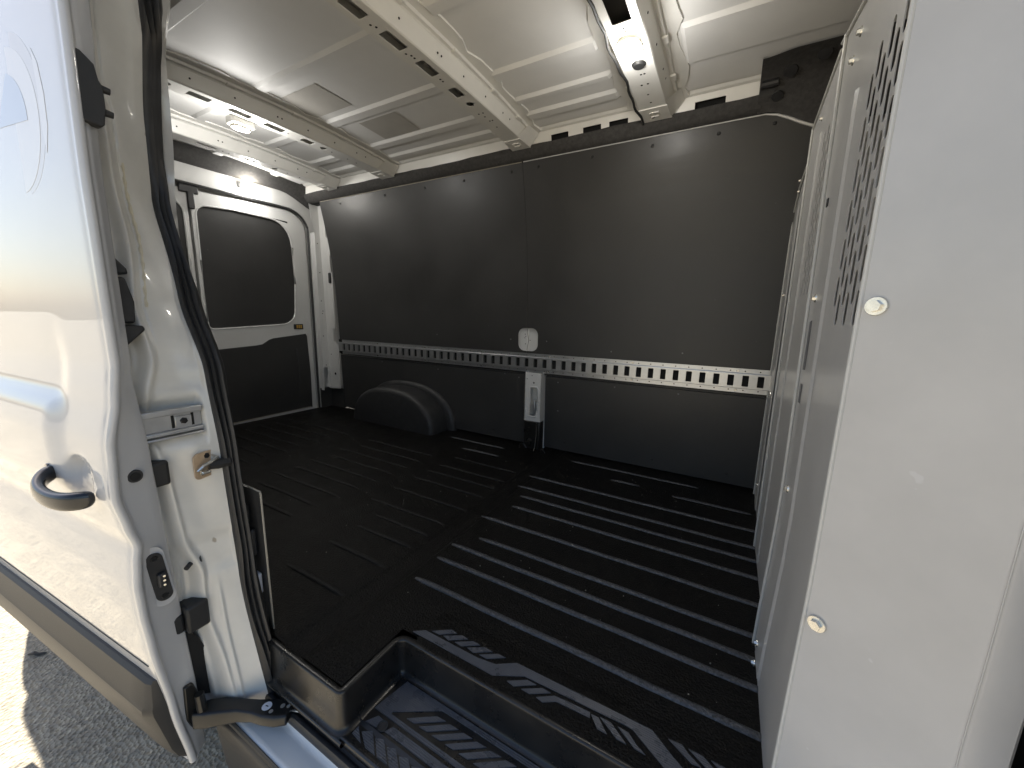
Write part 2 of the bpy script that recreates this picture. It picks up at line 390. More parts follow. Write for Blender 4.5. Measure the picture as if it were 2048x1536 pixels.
# the front upper board: cut like the rear one but with an arched top at its front end
m = MB(); polys = []
for za, zb in ((0.455, H0), (H1, 1.0), (1.0, 1.2), (1.2, 1.4)):
    polys.append((rect(XS+0.0008, -0.96, za, zb), [])); polys.append((rect(-0.96, 0.26, za, zb), []))
polys.append((rect(-0.96, 0.26, H0, H1), [])); polys.append((rp, []))
polys.append(([(XS+0.0008, 1.4), (-0.96, 1.4), (0.26, 1.4)]+[(0.26-0.02*k, topf(0.26-0.02*k)) for k in range(14)]+[(-0.96, 1.598), (XS+0.0008, 1.598)], []))
m.sheet(polys, lambda u, v, w_: (u, wy(v)+w_, v), 0, 0.008); vb(m, 'lining_board', LINING)
lining('lining_board', -2.78, -1.05, 0.012, 0.452)
lining('lining_board', -0.93, 0.26, 0.012, 0.452)
m = MB(); m.box(-1.05, -0.93, 2.072, 2.08, 0.0, 0.455); vb(m, 'pillar_back', WHITE)
# white body pillar behind the rounded opening, with its lapped seam
m = MB(); m.grid([[(x, 2.064+0.004*sstep(-1.062, -1.056, x)-0.02*max(0, abs(x+1.052)-0.055), z) for z in (0.55, 0.6, 0.66, 0.72, 0.77)] for x in [-1.14+0.006*k for k in range(31)]])
pil = vb(m, 'pillar_panel', WHITE)
m = MB(); m.tube([(-1.059+0.004*math.sin(z*60), 2.0635, z) for z in [0.59+0.01*k for k in range(15)]], 0.0013, 5); vb(m, 'seam', DARK, pil)
for i, (x, z) in enumerate(((-1.078, 0.69), (-1.074, 0.677), (-1.08, 0.668), (-1.045, 0.655), (-1.075, 0.632))):
    m = MB(); m.disc((x, 2.0645, z), (0, -1, 0), 0.003, 0.001, 8); vb(m, 'hole', DARK, pil)
m = MB()      # bright turned rim of the opening
rim = rrect(-1.117, -0.987, 0.592, 0.727, 0.04, 6); rim.append(rim[0])
m.tube([(u, wy(v)+0.004, v) for u, v in rim], 0.003, 6, cap=False); vb(m, 'opening_rim', WHITE, pil)
# lower pillar bracket: white above, sprayed black at its foot, with a long opening
def br(u, v, w_): return (u, 2.012+w_+0.0*v, v)
m = MB()
hole = [(-1.013, 0.205), (-0.968, 0.205), (-0.955, 0.25), (-0.952, 0.30), (-0.955, 0.37), (-0.962, 0.385), (-1.0, 0.385), (-1.008, 0.375), (-1.005, 0.30), (-1.012, 0.25)]
m.sheet([([(-1.043, 0.175), (-0.94, 0.175), (-0.937, 0.20), (-0.937, 0.47), (-1.043, 0.47)], [hole])], br, 0.0, 0.004)
m.box(-1.043, -1.039, 2.012, 2.07, 0.175, 0.47); m.box(-0.941, -0.937, 2.012, 2.07, 0.175, 0.47)
pb = vb(m, 'pillar_bracket', WHITE, bev=0.0015)
m = MB(); m.tube([(u, 2.011, v) for u, v in hole+[hole[0]]], 0.005, 6, cap=False); vb(m, 'opening_rim', WHITE, pb)
m = MB(); m.box(-1.038, -0.942, 2.055, 2.06, 0.18, 0.465); vb(m, 'inner_panel', JAMB, pb)
m = MB(); m.box(-0.998, -0.984, 2.03, 2.052, 0.20, 0.30); vb(m, 'catch', ZINC, pb, bev=0.003)
for x, z in ((-0.998, 0.452), (-0.985, 0.41), (-1.03, 0.43)):
    m = MB(); m.disc((x, 2.0125, z), (0, -1, 0), 0.0055 if z < 0.42 else 0.003, 0.001, 10); vb(m, 'hole', DARK, pb)
m = MB(); m.box(-1.043, -0.937, 2.010, 2.07, -0.002, 0.175); pf = vb(m, 'pillar_foot', LINER, bev=0.006)
m = MB(); m.disc((-1.0, 2.01, 0.05), (0, -1, 0), 0.016, 0.012, 14, 0.010); vb(m, 'foot_bolt', LINER, pf)
m = MB(); m.tube([(-0.955, 2.009, 0.17), (-0.955, 2.006, 0.1), (-0.957, 1.99, 0.02), (-0.955, 1.97, 0.004)], 0.005, 8); vb(m, 'weld_strip', LINER, pf)
m = MB(); m.tube([(-1.06, 1.985, 0.004), (-1.055, 1.985, 0.03), (-1.03, 1.987, 0.035), (-1.01, 1.99, 0.01)], 0.004, 8); vb(m, 'tie_ring', BLKMETAL, pf)
m = MB(); m.tube([(-0.93, 1.99, 0.002), (-0.925, 1.985, 0.02), (-0.90, 1.985, 0.022), (-0.885, 1.99, 0.002)], 0.003, 8); vb(m, 'tie_ring', BLKMETAL, pf)
# board screws
scr = MB(); scr.disc((0, 0, 0), (0, -1, 0), 0.0075, 0.003, 12, 0.005); scr_me = scr.mesh('screw'); scr_me.materials.append(PLASTIC)
scz = MB(); scz.disc((0, 0, 0), (0, -1, 0), 0.0042, 0.0025, 12, 0.003); scz_me = scz.mesh('rivet'); scz_me.materials.append(RIVET)
def vlink(name, me, loc, parent=None):
    o = link(name, me, parent or van, loc=loc)
    if parent is None: o.matrix_parent_inverse = VINV
    return o
for x in (-2.55, -2.1, -1.75, -1.45, -1.13, -0.97, -0.68, -0.40, -0.135, 0.06):
    vlink('screw', scr_me, (x, wy(1.565), 1.565))
for x in (-2.4, -1.9, -1.3, -0.8, -0.3, 0.05):
    vlink('screw', scr_me, (x, wy(0.06), 0.06))
for x, z in ((-0.85, 0.42), (-0.845, 0.25), (-0.52, 0.43), (-1.21, 0.44), (-0.2, 0.43), (-1.11, 0.425), (-2.3, 0.43), (-1.75, 0.42), (-0.93, 0.655), (-1.17, 0.655), (-0.2, 0.635), (-0.55, 0.62), (-1.75, 0.66)):
    vlink('rivet', scz_me, (x, wy(z)-0.0002, z))

# --- cant rail: padded black cover, then the white rail with its openings
m = MB(); rows = []
sec = [(1.952, 1.602), (1.938, 1.603), (1.925, 1.612), (1.913, 1.628), (1.905, 1.645), (1.903, 1.657), (1.910, 1.662), (1.93, 1.662)]
for i in range(41):
    x = -2.90+2.905*i/40
    wob = 0.0025*math.sin(x*9)+0.0015*math.sin(x*31)
    rows.append([(x, y+wob*(1 if 1 < k < 6 else 0), z+0.012*sstep(-1.2, -2.9, x)*0+(wob if k > 4 else 0)) for k, (y, z) in enumerate(sec)])
m.grid(rows); vb(m, 'cant_rail_cover', FELT, ang=60)
m = MB(); m.tube([(x, wy(1.598)-0.002, 1.6005) for x in (-2.77, -2.0, -1.065)], 0.0024, 6); vb(m, 'board_trim', PALE)
m = MB(); m.tube([(x, wy(topf(x)+0.001)-0.002, topf(x)+0.0025) for x in [-1.055+0.04*k for k in range(33)]], [0.0024+0.004*sstep(-0.02, 0.15, -1.055+0.04*k) for k in range(33)], 6); vb(m, 'board_trim', WHITE)
m = MB(); m.box(-2.95, 0.5, 1.955, 2.10, 1.60, 1.66); vb(m, 'cant_rail_core', DARK)
notch = [(-0.883, -0.792), (-0.718, -0.630), (-0.592, -0.506), (-0.233, -0.120)]
polys = []; xe = [-2.93]+[q for n_ in notch for q in n_]+[0.5]
for i, (a, c) in enumerate(zip(xe, xe[1:])):
    if i % 2 == 0: polys.append((rect(a, c, 1.652, 1.706), []))
    else:
        polys.append((rect(a, c, 1.684, 1.706), []))
        polys.append((rect(a, c, 1.652, 1.6525), []))
m = MB(); m.sheet(polys, lambda u, v, w_: (u, 1.914+w_-(v-1.652)*0.25, v), 0.0, 0.003)
rail = vb(m, 'cant_rail', BOWP)
m = MB(); m.grid([[(x, y, z) for y, z in ((1.8995, 1.706), (1.886, 1.708), (1.876, 1.716), (1.862, 1.717), (1.852, 1.726))] for x in (-2.93, -2.0, -1.0, 0.5)])
vb(m, 'rail_flange', BOWP, rail, ang=20)
m = MB(); m.box(-2.93, 0.5, 1.935, 1.94, 1.63, 1.72); vb(m, 'rail_back', DARK, rail)

# --- roof sheet in bays, with pressed swages
def roofz(y): return 1.742-0.03*((y-1.2)/0.66)**2
def bay(x0, x1, swages):
    m = MB(); ys = [0.44]; 
    for (a, b_) in swages: ys += [a-0.006, a+0.006, b_-0.006, b_+0.006]
    ys += [1.858]; yy = []
    for a, c in zip(ys, ys[1:]):
        k = max(1, int((c-a)/0.09)); yy += [a+(c-a)*i/k for i in range(k)]
    yy.append(ys[-1])
    xx = [x0, x0+0.05, x0+0.062, x0+0.3*(x1-x0), (x0+x1)/2, x0+0.7*(x1-x0), x1-0.062, x1-0.05, x1]
    def depth(x, y):
        e = sstep(x0+0.045, x0+0.065, x)*(1-sstep(x1-0.065, x1-0.045, x))
        for a, b_ in swages:
            d = sstep(a-0.006, a+0.006, y)*(1-sstep(b_-0.006, b_+0.006, y))
            if d > 0: return 0.011*d*e
        return 0.0
    m.grid([[(x, y, roofz(y)-depth(x, y)) for y in yy] for x in xx])
    return vb(m, 'roof_panel', ROOFP, ang=25)
SW = [(0.66, 0.71), (1.045, 1.095), (1.385, 1.44), (1.655, 1.705), (1.79, 1.83)]
bay(-0.30, 0.9, [(0.9, 0.97), (1.50, 1.69)])
bay(-0.99, -0.46, [(0.66, 0.71), (1.045, 1.10), (1.43, 1.485), (1.62, 1.655), (1.735, 1.785)])
bay(-1.94, -1.10, SW); bay(-2.50, -2.08, SW); bay(-2.95, -2.62, [(1.3, 1.36), (1.65, 1.7)])
for (x0, x1, y0, y1) in ((-1.745, -1.495, 1.468, 1.640), (-1.955, -1.635, 1.155, 1.340)):
    m = MB(); m.grid([[(x, y0+(y1-y0)*k/4, roofz(y0+(y1-y0)*k/4)-0.0025) for k in range(5)] for x in (x0, x1)]); vb(m, 'damping_pad', PAD)

# --- roof bows
def bow(xc, wd, ht, rects, rounds, smalls, lampy=None):
    """pressed hat section across the roof, open holes in its lower face"""
    zb = lambda y: 1.660-0.012*((y-1.2)/0.7)**2+0.0
    m = MB()
    cuts = sorted([(a, c, 'r') for a, c in rects]+[(a-0.022, a+0.022, 'o') for a in rounds])
    polys = []; y = 0.45; hw = wd/2; ins = 0.024
    segs = []
    for a, c, t in cuts:
        k = max(1, int((a-0.012-y)/0.12))
        for i in range(k): segs.append((y+(a-0.012-y)*i/k, y+(a-0.012-y)*(i+1)/k, None))
        segs.append((a-0.012, c+0.012, t)); y = c+0.012
    k = 4
    for i in range(k): segs.append((y+(1.89-y)*i/k, y+(1.89-y)*(i+1)/k, None))
    for a, c, t in segs:
        o_ = rect(-hw, hw, a, c)
        if t == 'r': polys.append((o_, [rrect(-hw+ins, hw-ins, a+0.012, c-0.012, 0.004, 2)]))
        elif t == 'o': polys.append((o_, [ngon(0, (a+c)/2, 0.017, 14)]))
        else: polys.append((o_, []))
    m.sheet(polys, lambda u, v, w_: (xc+u, v, zb(v)+w_), 0.0, 0.002)
    ys = [0.45+1.44*k/24 for k in range(25)]
    def sd(sg):
        rows = []
        for yv in ys:
            z0 = zb(yv)
            zr = roofz(yv)-0.001
            fl = 0.012*math.sin(yv*23)+0.006*math.sin(yv*57)
            rows.append([(xc+sg*hw, yv, z0), (xc+sg*(hw+0.004), yv, z0+0.004), (xc+sg*(hw+0.018), yv, zr-0.022),
                         (xc+sg*(hw+0.023), yv, zr-0.017), (xc+sg*(hw+0.034), yv, zr-0.016), (xc+sg*(hw+0.037), yv, zr-0.006),
                         (xc+sg*(hw+0.075+fl), yv, zr-0.004), (xc+sg*(hw+0.078+fl), yv, zr+0.004)])
        m.grid(rows)
    sd(1); sd(-1)
    o = vb(m, 'roof_bow', BOWP, ang=28)
    for yv in smalls:
        for dx in ((0.0,) if isinstance(yv, float) else yv[1]):
            q = yv if isinstance(yv, float) else yv[0]
            t = MB(); t.disc((xc+dx, q, zb(q)-0.0004), (0, 0, 1), 0.0042, 0.001, 8); vb(t, 'hole', DARK, o)
    for k, q in enumerate((0.84, 1.0, 1.18, 1.2, 1.33, 1.48, 1.62, 1.68, 1.80)):
        nrm = Vector((0.97, 0, -0.24)); t = MB()
        t.disc((xc+hw+0.0115, q, zb(q)+0.030), nrm, 0.0035, 0.0012, 8); vb(t, 'hole', DARK, o)
    # spot-welded lugs along the flange, end gusset
    for k, q in enumerate((0.72, 0.98, 1.26, 1.52, 1.73)):
        for sg in (1, -1):
            t = MB(); t.box(xc+sg*(hw+0.030)-0.012, xc+sg*(hw+0.030)+0.012, q-0.02, q+0.02, roofz(q)-0.021, roofz(q)-0.012); vb(t, 'flange_lug', BOWP, o, bev=0.004)
    t = MB()
    hh = rrect(-0.018, 0.018, 0.028, 0.058, 0.005, 2)
    t.sheet([([(-hw-0.004, 0.0), (hw+0.004, 0.0), (hw+0.010, 0.09), (-hw-0.010, 0.09)], [hh])], lambda u, v, w_: (xc+u, 1.80+v*1.15+w_*0.1, 1.652-0.004*v/0.09+w_), -0.004, 0.0)
    gu = vb(t, 'end_gusset', BOWP, o, bev=0.002)
    t = MB(); t.tube([(xc+a, 1.80+b_*1.15, 1.6475) for a, b_ in hh+[hh[0]]], 0.004, 6, cap=False); vb(t, 'pressed_rim', BOWP, gu)
    t = MB(); t.add([(xc+hw+0.004, 1.77, 1.652), (xc+hw+0.05, 1.80, 1.70), (xc+hw+0.055, 1.90, 1.70), (xc+hw+0.008, 1.90, 1.648)], [(0, 1, 2, 3)]); vb(t, 'gusset_web', BOWP, o)
    t = MB(); t.box(xc-hw-0.006, xc+hw+0.006, 0.45, 1.90, roofz(1.2)-0.022, roofz(1.2)-0.019); vb(t, 'bow_closing_plate', BOWIN, o)
    return o
bowA = bow(-0.38, 0.105, 0.07, [(0.62, 0.70), (0.86, 0.95), (1.17, 1.29)], [0.78], [1.315, 1.33, (1.565, (0.0, 0.012)), (1.63, (-0.01, 0.012)), 1.70, 1.76])
bowB = bow(-1.045, 0.088, 0.07, [(0.60, 0.67), (0.835, 0.915), (0.985, 1.075), (1.145, 1.235), (1.325, 1.39)], [0.785, 1.45],
           [(0.945, (-0.008,)), 0.96, (1.095, (-0.01,)), 1.11, 1.125, 1.26, 1.275, (1.53, (-0.012, 0.01)), 1.56, (1.60, (0.0, 0.014)), 1.66])
bowC = bow(-2.01, 0.088, 0.07, [(0.60, 0.68), (0.85, 0.93), (1.0, 1.09), (1.15, 1.24), (1.33, 1.39)], [0.78, 1.45], [1.11, 1.125, 1.26, 1.5, 1.6, 1.66])
bowD = bow(-2.56, 0.075, 0.07, [(0.9, 0.98), (1.10, 1.19), (1.33, 1.40)], [1.5], [1.22, 1.25, 1.58, 1.66])
# cable clipped along the rear edge of the front bow
m = MB(); m.tube([(-0.437-0.004*math.sin(y*19)-0.003*math.sin(y*47), y, 1.652-0.012*((y-1.2)/0.7)**2) for y in [0.46+0.03*k for k in range(49)]], 0.0048, 8); vb(m, 'cable', CABLE, bowA)

# --- dome lamps (lit)
def lamp(loc, axis, sx, sy, rot, watts, parent=None):
    """oval clear lens in a rim, axis = the way it shines"""
    ax_ = Vector(axis).normalized(); u = Vector(rot).normalized(); v = ax_.cross(u).normalized(); c = Vector(loc)
    def ring(k, h): return [c+u*sx*k*math.copysign(abs(math.cos(t))**0.7, math.cos(t))+v*sy*k*math.copysign(abs(math.sin(t))**0.7, math.sin(t))+ax_*h for t in [2*math.pi*i/28 for i in range(28)]]
    m = MB(); m.grid([ring(1.0, -0.001), ring(1.0, 0.005), ring(0.93, 0.009), ring(0.86, 0.009), ring(0.80, 0.003)], close=True)
    o = vb(m, 'dome_lamp', LENSRIM, parent)
    m = MB(); m.grid([ring(0.82, 0.003), ring(0.7, 0.010), ring(0.45, 0.013), ring(0.02, 0.014)], close=True, cap=False); vb(m, 'lens', LENS, o)
    ld = bpy.data.lights.new('lamp_light', 'POINT'); ld.energy = watts; ld.color = (1.0, 0.975, 0.93); ld.shadow_soft_size = 0.03
    lo = bpy.data.objects.new('lamp_light', ld); COL.objects.link(lo); lo.location = c+ax_*0.065
    lo.parent = o
    if parent is None: lo.matrix_parent_inverse = Matrix.Identity(4)
    if o.parent == van: lo.matrix_parent_inverse = VINV @ Matrix.Identity(4) if False else o.matrix_parent_inverse.inverted() @ VINV
    return o
lamp((-0.38, 1.395, 1.656), (0, 0, -1), 0.040, 0.055, (1, 0, 0), 0.85)
m = MB(); m.disc((-0.375, 1.505, 1.6575), (0, 0, -1), 0.024, 0.008, 18, 0.018); vb(m, 'rubber_plug', PLASTIC, bowA)
lamp((-2.085, 1.08, 1.632), (0, 0, -1), 0.040, 0.026, (0, 1, 0), 2.0)
m = MB(); m.box(-2.115, -2.05, 1.03, 1.13, 1.6325, 1.668); vb(m, 'lamp_bracket', BOWP, bowC, bev=0.008)

# --- black felt corner pad at the front of the cant rail
m = MB(); rows = []
for x in [-0.006+0.02*k for k in range(22)]:
    lo_ = topf(x)+0.004
    sec = [(wy(lo_)-0.012, lo_), (1.925, lo_+0.02), (1.902, 1.632), (1.885, 1.662), (1.862, 1.685), (1.82, 1.699), (1.775, 1.704), (1.74+0.02*(1-sstep(0.0, 0.1, x)), 1.706)]
    rows.append(sec if False else [(x, y, z) for y, z in sec])
m.grid(rows)
m.grid([rows[0], [(x, y+0.02, z+0.02) for x, y, z in rows[0]]])
cp = vb(m, 'corner_pad', FELT, ang=50)
for (x, y, z, r) in ((0.085, 1.842, 1.690, 0.022), (0.055, 1.897, 1.640, 0.02), (0.175, 1.80, 1.701, 0.022)):
    m = MB(); m.disc((x, y-0.002, z-0.003), (0, -0.6, -0.8), r, 0.004, 18, r*0.9); vb(m, 'clip', RUBBER, cp)
m = MB(); m.tube([(-0.002, 1.868, 1.672), (0.03, 1.868, 1.672), (0.052, 1.866, 1.673)], (0.014), 10); vb(m, 'fold', RUBBER, cp)
m = MB(); m.grid([[(x, y, z) for x in (-0.004, 0.02, 0.045)] for y, z in ((1.893, 1.643), (1.884, 1.657), (1.878, 1.662))]); vb(m, 'recess_edge', RUBBER, cp)

# --- rear end: header, doors, pillar
m = MB(); rows = []
for k in range(31):
    y = 0.5+1.5*k/30; d = abs(y-1.2)
    drop = 0.10*sstep(0.55, 0.86, d)
    rows.append([(-2.86, y, 1.735-drop*0.4), (-2.885, y, 1.70-drop*0.6), (-2.915, y, 1.665-drop), (-2.93, y, 1.655-drop), (-2.96, y, 1.65-drop)])
m.grid(rows); vb(m, 'rear_header_trim', FELT)
def arcline(y0, y1, z1, r, n=10):
    return None
# frame of the rear opening (white) with the door gap: outer frame sheet
def rd(u, v, w_): return (-2.955+w_, u, v)
m = MB()
gapo = [(0.44, -0.03), (0.44, 1.44)]+[(0.44+0.17*(1-math.cos(R(90*k/8))), 1.41+0.14*math.sin(R(90*k/8))) for k in range(9)]
gapo += [(2.4-u, v) for u, v in reversed(gapo[2:])]+[(1.96, 1.44), (1.96, -0.03)]
fr_out = [(0.36, -0.03), (0.36, 1.70), (2.08, 1.70), (2.08, -0.03)]
m.sheet([(fr_out+list(reversed(gapo)), [])], lambda u, v, w_: (-2.95+w_-0.0, u, v), 0.0, -0.05)
fro = vb(m, 'rear_frame', WHITE, bev=0.004)
def rear_door(mir):
    Y = (lambda u: 2.4-u) if mir else (lambda u: u)
    X0 = -2.975
    out = [(1.208, -0.02), (1.945, -0.02), (1.945, 1.40)]+[(1.945-0.165*(1-math.cos(R(90*k/8))), 1.40+0.135*math.sin(R(90*k/8))) for k in range(1, 9)]+[(1.208, 1.515)]
    win = [(1.262, 0.664), (1.70, 0.69)]+[(1.70+0.12*math.sin(R(90*k/6)), 0.69+0.10*(1-math.cos(R(90*k/6)))) for k in range(1, 7)]
    win += [(1.835, 1.0), (1.832, 1.27)]+[(1.83-0.15*(1-math.cos(R(90*k/6))), 1.29+0.16*math.sin(R(90*k/6))) for k in range(0, 7)]
    win += [(1.45, 1.452)]+[(1.295-0.065*math.sin(R(90*k/5)), 1.44-0.065*(1-math.cos(R(90*k/5)))) for k in range(6)]+[(1.228, 1.1), (1.228, 0.72)]+[(1.262-0.034*math.cos(R(90*k/4)), 0.70-0.036*math.sin(R(90*k/4))) for k in range(1, 4)]
    mm = MB(); mm.sheet([(out, [win])], lambda u, v, w_: (X0+w_, Y(u), v), 0.0, -0.035)
    door = vb(mm, 'rear_door', WHITE, bev=0.008, seg=3)
    mm = MB(); mm.tube([(X0-0.004, Y(u), v) for u, v in win+[win[0]]], 0.007, 8, cap=False); vb(mm, 'window_lip', WHITE, door)
    mm = MB(); cw = [(1.53+(u-1.53)*0.995, 1.07+(v-1.07)*0.995) for u, v in win]
    mm.sheet([(cw, [])], lambda u, v, w_: (X0-0.012+w_, Y(u), v), 0.0, -0.006); vb(mm, 'window_cover', LINING, door)
    low = [(1.235, 0.015), (1.90, 0.015), (1.905, 0.30), (1.895, 0.60), (1.885, 0.618), (1.63, 0.592), (1.60, 0.583), (1.55, 0.552), (1.51, 0.546), (1.235, 0.53)]
    mm = MB(); mm.sheet([(low, [])], lambda u, v, w_: (X0+w_, Y(u), v), 0.006, 0.0005); lb = vb(mm, 'lower_board', LINING, door, bev=0.002)
    mm = MB(); mm.tube([(X0+0.008, Y(1.885), 0.02), (X0+0.008, Y(1.25), 0.012)], 0.002, 6); vb(mm, 'board_trim', PALE, door)
    mm = MB()      # pressed swage lines in the lower board
    mm.tube([(X0+0.007, Y(1.80), 0.50), (X0+0.007, Y(1.81), 0.30), (X0+0.007, Y(1.80), 0.10)], (0.006), 8); vb(mm, 'swage', LINING, door)
    mm = MB(); mm.box(X0-0.001, X0+0.004, min(Y(1.795), Y(1.87)), max(Y(1.795), Y(1.87)), 0.655, 0.695); lab = vb(mm, 'latch_label', RUBBER, door, bev=0.003)
    for k in range(3):
        a = 1.815+0.016*k
        mm = MB(); mm.box(X0+0.003, X0+0.005, min(Y(a), Y(a+0.012)), max(Y(a), Y(a+0.012)), 0.662, 0.688); vb(mm, 'label_mark', AMBER, lab)
    return door
d1 = rear_door(False); d2 = rear_door(True)
m = MB(); m.box(-2.972, -2.955, 1.150, 1.250, 1.49, 1.535); m.box(-2.972, -2.955, 1.19, 1.225, 1.40, 1.50); vb(m, 'top_latch', RUBBER, d1, bev=0.006)
m = MB()        # weather seal in the door gap
gp = [(u+(0.006 if u < 1.2 else -0.006), v-0.006 if v > 1.45 else v) for u, v in gapo]
m.tube([(-2.958, u, v) for u, v in gp], 0.0085, 8); vb(m, 'rear_seal', RUBBER, fro)
m = MB(); m.box(-3.06, -3.03, 0.36, 2.10, -0.1, 1.72); vb(m, 'rear_door_outer_skin', WHITE)
# rear lamp on the header
lamp((-2.915, 1.535, 1.612), (0.80, -0.1, -0.58), 0.048, 0.022, (0, 1, 0), 1.2)
m = MB(); m.box(-2.949, -2.926, 1.475, 1.595, 1.59, 1.634); vb(m, 'lamp_housing', WHITE, fro, bev=0.012)
# D pillar: tall white post with a front flange, stepped edge and dark openings
m = MB()
po = [(1.972, 0.20), (2.03, 0.16), (2.03, 1.66), (1.93, 1.68), (1.95, 1.5), (1.972, 1.40)]
m.sheet([(po, [rrect(1.978, 2.012, 0.20, 0.34, 0.006, 2)])], lambda u, v, w_: (-2.90+w_, u, v), 0.0, -0.003)
m.box(-2.95, -2.90, 1.969, 1.972, 0.15, 1.40)
dp = vb(m, 'rear_pillar', WHITE, bev=0.002)
m = MB()
m.sheet([([(-2.90, 0.16), (-2.775, 0.17), (-2.775, 0.53), (-2.80, 0.54), (-2.80, 0.555), (-2.835, 0.56), (-2.835, 0.66), (-2.80, 0.665), (-2.80, 1.10), (-2.815, 1.11), (-2.815, 1.22), (-2.80, 1.235), (-2.80, 1.36), (-2.83, 1.37), (-2.83, 1.44), (-2.80, 1.46), (-2.80, 1.60), (-2.90, 1.66)], [])],
        lambda u, v, w_: (u, 2.032-0.022*sstep(1.0, 1.6, v)+w_, v), 0.0, 0.003)
vb(m, 'pillar_flange', WHITE, dp, bev=0.001)
for (x, z, rr) in ((-2.83, 0.29, 0.011), (-2.87, 0.45, 0.004), (-2.86, 0.75, 0.004), (-2.85, 0.90, 0.004), (-2.86, 1.3, 0.004)):
    m = MB(); m.disc((x, 2.0315-0.022*sstep(1.0, 1.6, z), z), (0, -1, 0), rr, 0.001, 10); vb(m, 'hole', DARK, dp)
for (y, z) in ((1.99, 0.60), (1.995, 0.78), (2.0, 0.80), (1.992, 0.88), (1.995, 1.1), (1.99, 1.32), (2.0, 0.36)):
    m = MB(); m.disc((-2.8995, y, z), (1, 0, 0), 0.004, 0.001, 10); vb(m, 'hole', DARK, dp)
m = MB(); m.box(-2.835, -2.81, 2.018, 2.03, 1.02, 1.10); vb(m, 'latch_clip', RUBBER, dp, bev=0.004)

m = MB(); m.box(-2.945, -2.936, 1.962, 2.12, -0.02, 0.165); vb(m, 'corner_board', LINING)
m = MB(); m.box(-2.94, -2.775, 2.060, 2.068, 0.0, 0.165); vb(m, 'corner_board', LINING)
# --- near side wall behind the door opening
m = MB(); m.box(-2.97, -1.27, 0.40, 0.408, 0.0, 1.70); vb(m, 'near_lining_board', LINING)
m = MB(); m.box(-2.0, -0.938, 0.450, 0.456, -0.004, 0.372); nb = vb(m, 'low_lining_board', LINING)
m = MB(); m.tube([(-0.936, 0.453, 0.0), (-0.936, 0.453, 0.366), (-0.940, 0.453, 0.3725), (-0.99, 0.453, 0.3725)], 0.0023, 6); vb(m, 'cut_edge', PALE, nb)
m = MB(); m.box(-1.02, -0.985, 0.435, 0.449, 0.285, 0.33); vb(m, 'connector', PLASTIC, nb, bev=0.004)
m = MB(); m.box(-1.0, -0.965, 0.436, 0.449, 0.20, 0.27); vb(m, 'connector', RUBBER, nb, bev=0.004)
m = MB(); m.box(-0.985, -0.955, 0.437, 0.448, 0.10, 0.155); vb(m, 'connector', STICK, nb, bev=0.004)

# --- C pillar: door jamb surface
ST = [(-0.20, -0.872), (-0.12, -0.887), (0.178, -0.956), (0.484, -0.982), (0.666, -1.008), (0.817, -1.087), (1.038, -1.168), (1.20, -1.155), (1.403, -1.099), (1.70, -1.03)]
OT = [(-0.20, -0.98), (-0.12, -0.985), (0.178, -1.0), (0.484, -1.005), (0.666, -1.03), (0.817, -1.06), (1.038, -1.10), (1.28, -1.09), (1.70, -1.05)]
IT = [(-0.20, -0.90), (-0.109, -0.910), (0.038, -0.92), (0.264, -0.968), (0.498, -0.987), (0.663, -0.996), (0.818, -1.073), (0.976, -1.165), (1.132, -1.208), (1.31, -1.166), (1.40, -1.09), (1.70, -1.02)]
CR = [(-0.20, 0.60), (0.0, 0.56), (0.12, 0.48), (0.22, 0.50), (0.30, 0.36), (0.46, 0.30), (0.52, 0.22), (0.62, 0.24), (0.70, 0.38), (0.80, 0.34), (0.95, 0.46), (1.18, 0.42), (1.24, 0.36), (1.7, 0.30)]
m = MB(); rows = []
NT = 84; zj = [-0.148+0.0132*k for k in range(141)]
for z in zj:
    sx, ox = lerp_table(ST, z), lerp_table(OT, z); cr = lerp_table(CR, z)
    row = []
    for j in range(NT+1):
        t = j/NT
        y = 0.255+(0.402-0.255)*t; x = ox+(sx-ox)*t**1.4
        d = -0.016*(1-sstep(cr-0.06, cr+0.03, t))                       # outer channel steps back
        d += 0.006*math.exp(-((t-cr-0.06)/0.035)**2)                    # its rolled edge
        d += -0.020*sstep(0.520, 0.530, z)*(1-sstep(0.600, 0.610, z))*(1-sstep(0.84, 0.90, t))     # pocket for the rail
        d += -0.008*sstep(0.615, 0.635, z)*(1-sstep(0.70, 0.72, z))*sstep(cr+0.10, cr+0.16, t)*(1-sstep(0.93, 0.97, t))
        d += -0.006*sstep(0.205, 0.215, z)*(1-sstep(0.285, 0.30, z))*sstep(cr+0.08, cr+0.14, t)*(1-sstep(0.95, 0.99, t))
        d += 0.005*math.exp(-((t-0.72)/0.03)**2)*(1-sstep(0.12, 0.2, z))
        d += -0.030*sstep(-0.115, -0.100, z)*(1-sstep(0.075, 0.090, z))*(1-sstep(0.40-0.3*(z-0.09), 0.44-0.3*(z-0.09), t))*sstep(0.10, 0.14, t)
        d += -0.0035*math.exp(-((t-cr-0.16)/0.014)**2)*sstep(0.70, 0.78, z)      # pressed seams in the upper half
        d += -0.004*math.exp(-((t-cr+0.13)/0.016)**2)
        d += -0.004*sstep(1.19, 1.21, z)*sstep(cr+0.05, cr+0.11, t)*(1-sstep(0.80, 0.9, t))
        d += 0.003*math.sin(z*21+t*5)*math.exp(-((t-0.7)/0.2)**2)
        row.append((x+d, y, z))
    rows.append(row)
m.grid(rows); jamb = vb(m, 'door_jamb', JAMB, ang=70)
def jx(y, z):
    sx, ox = lerp_table(ST, z), lerp_table(OT, z); t = max(0, (y-0.255)/0.147); return ox+(sx-ox)*t**1.4
bd = MB(); bp = []
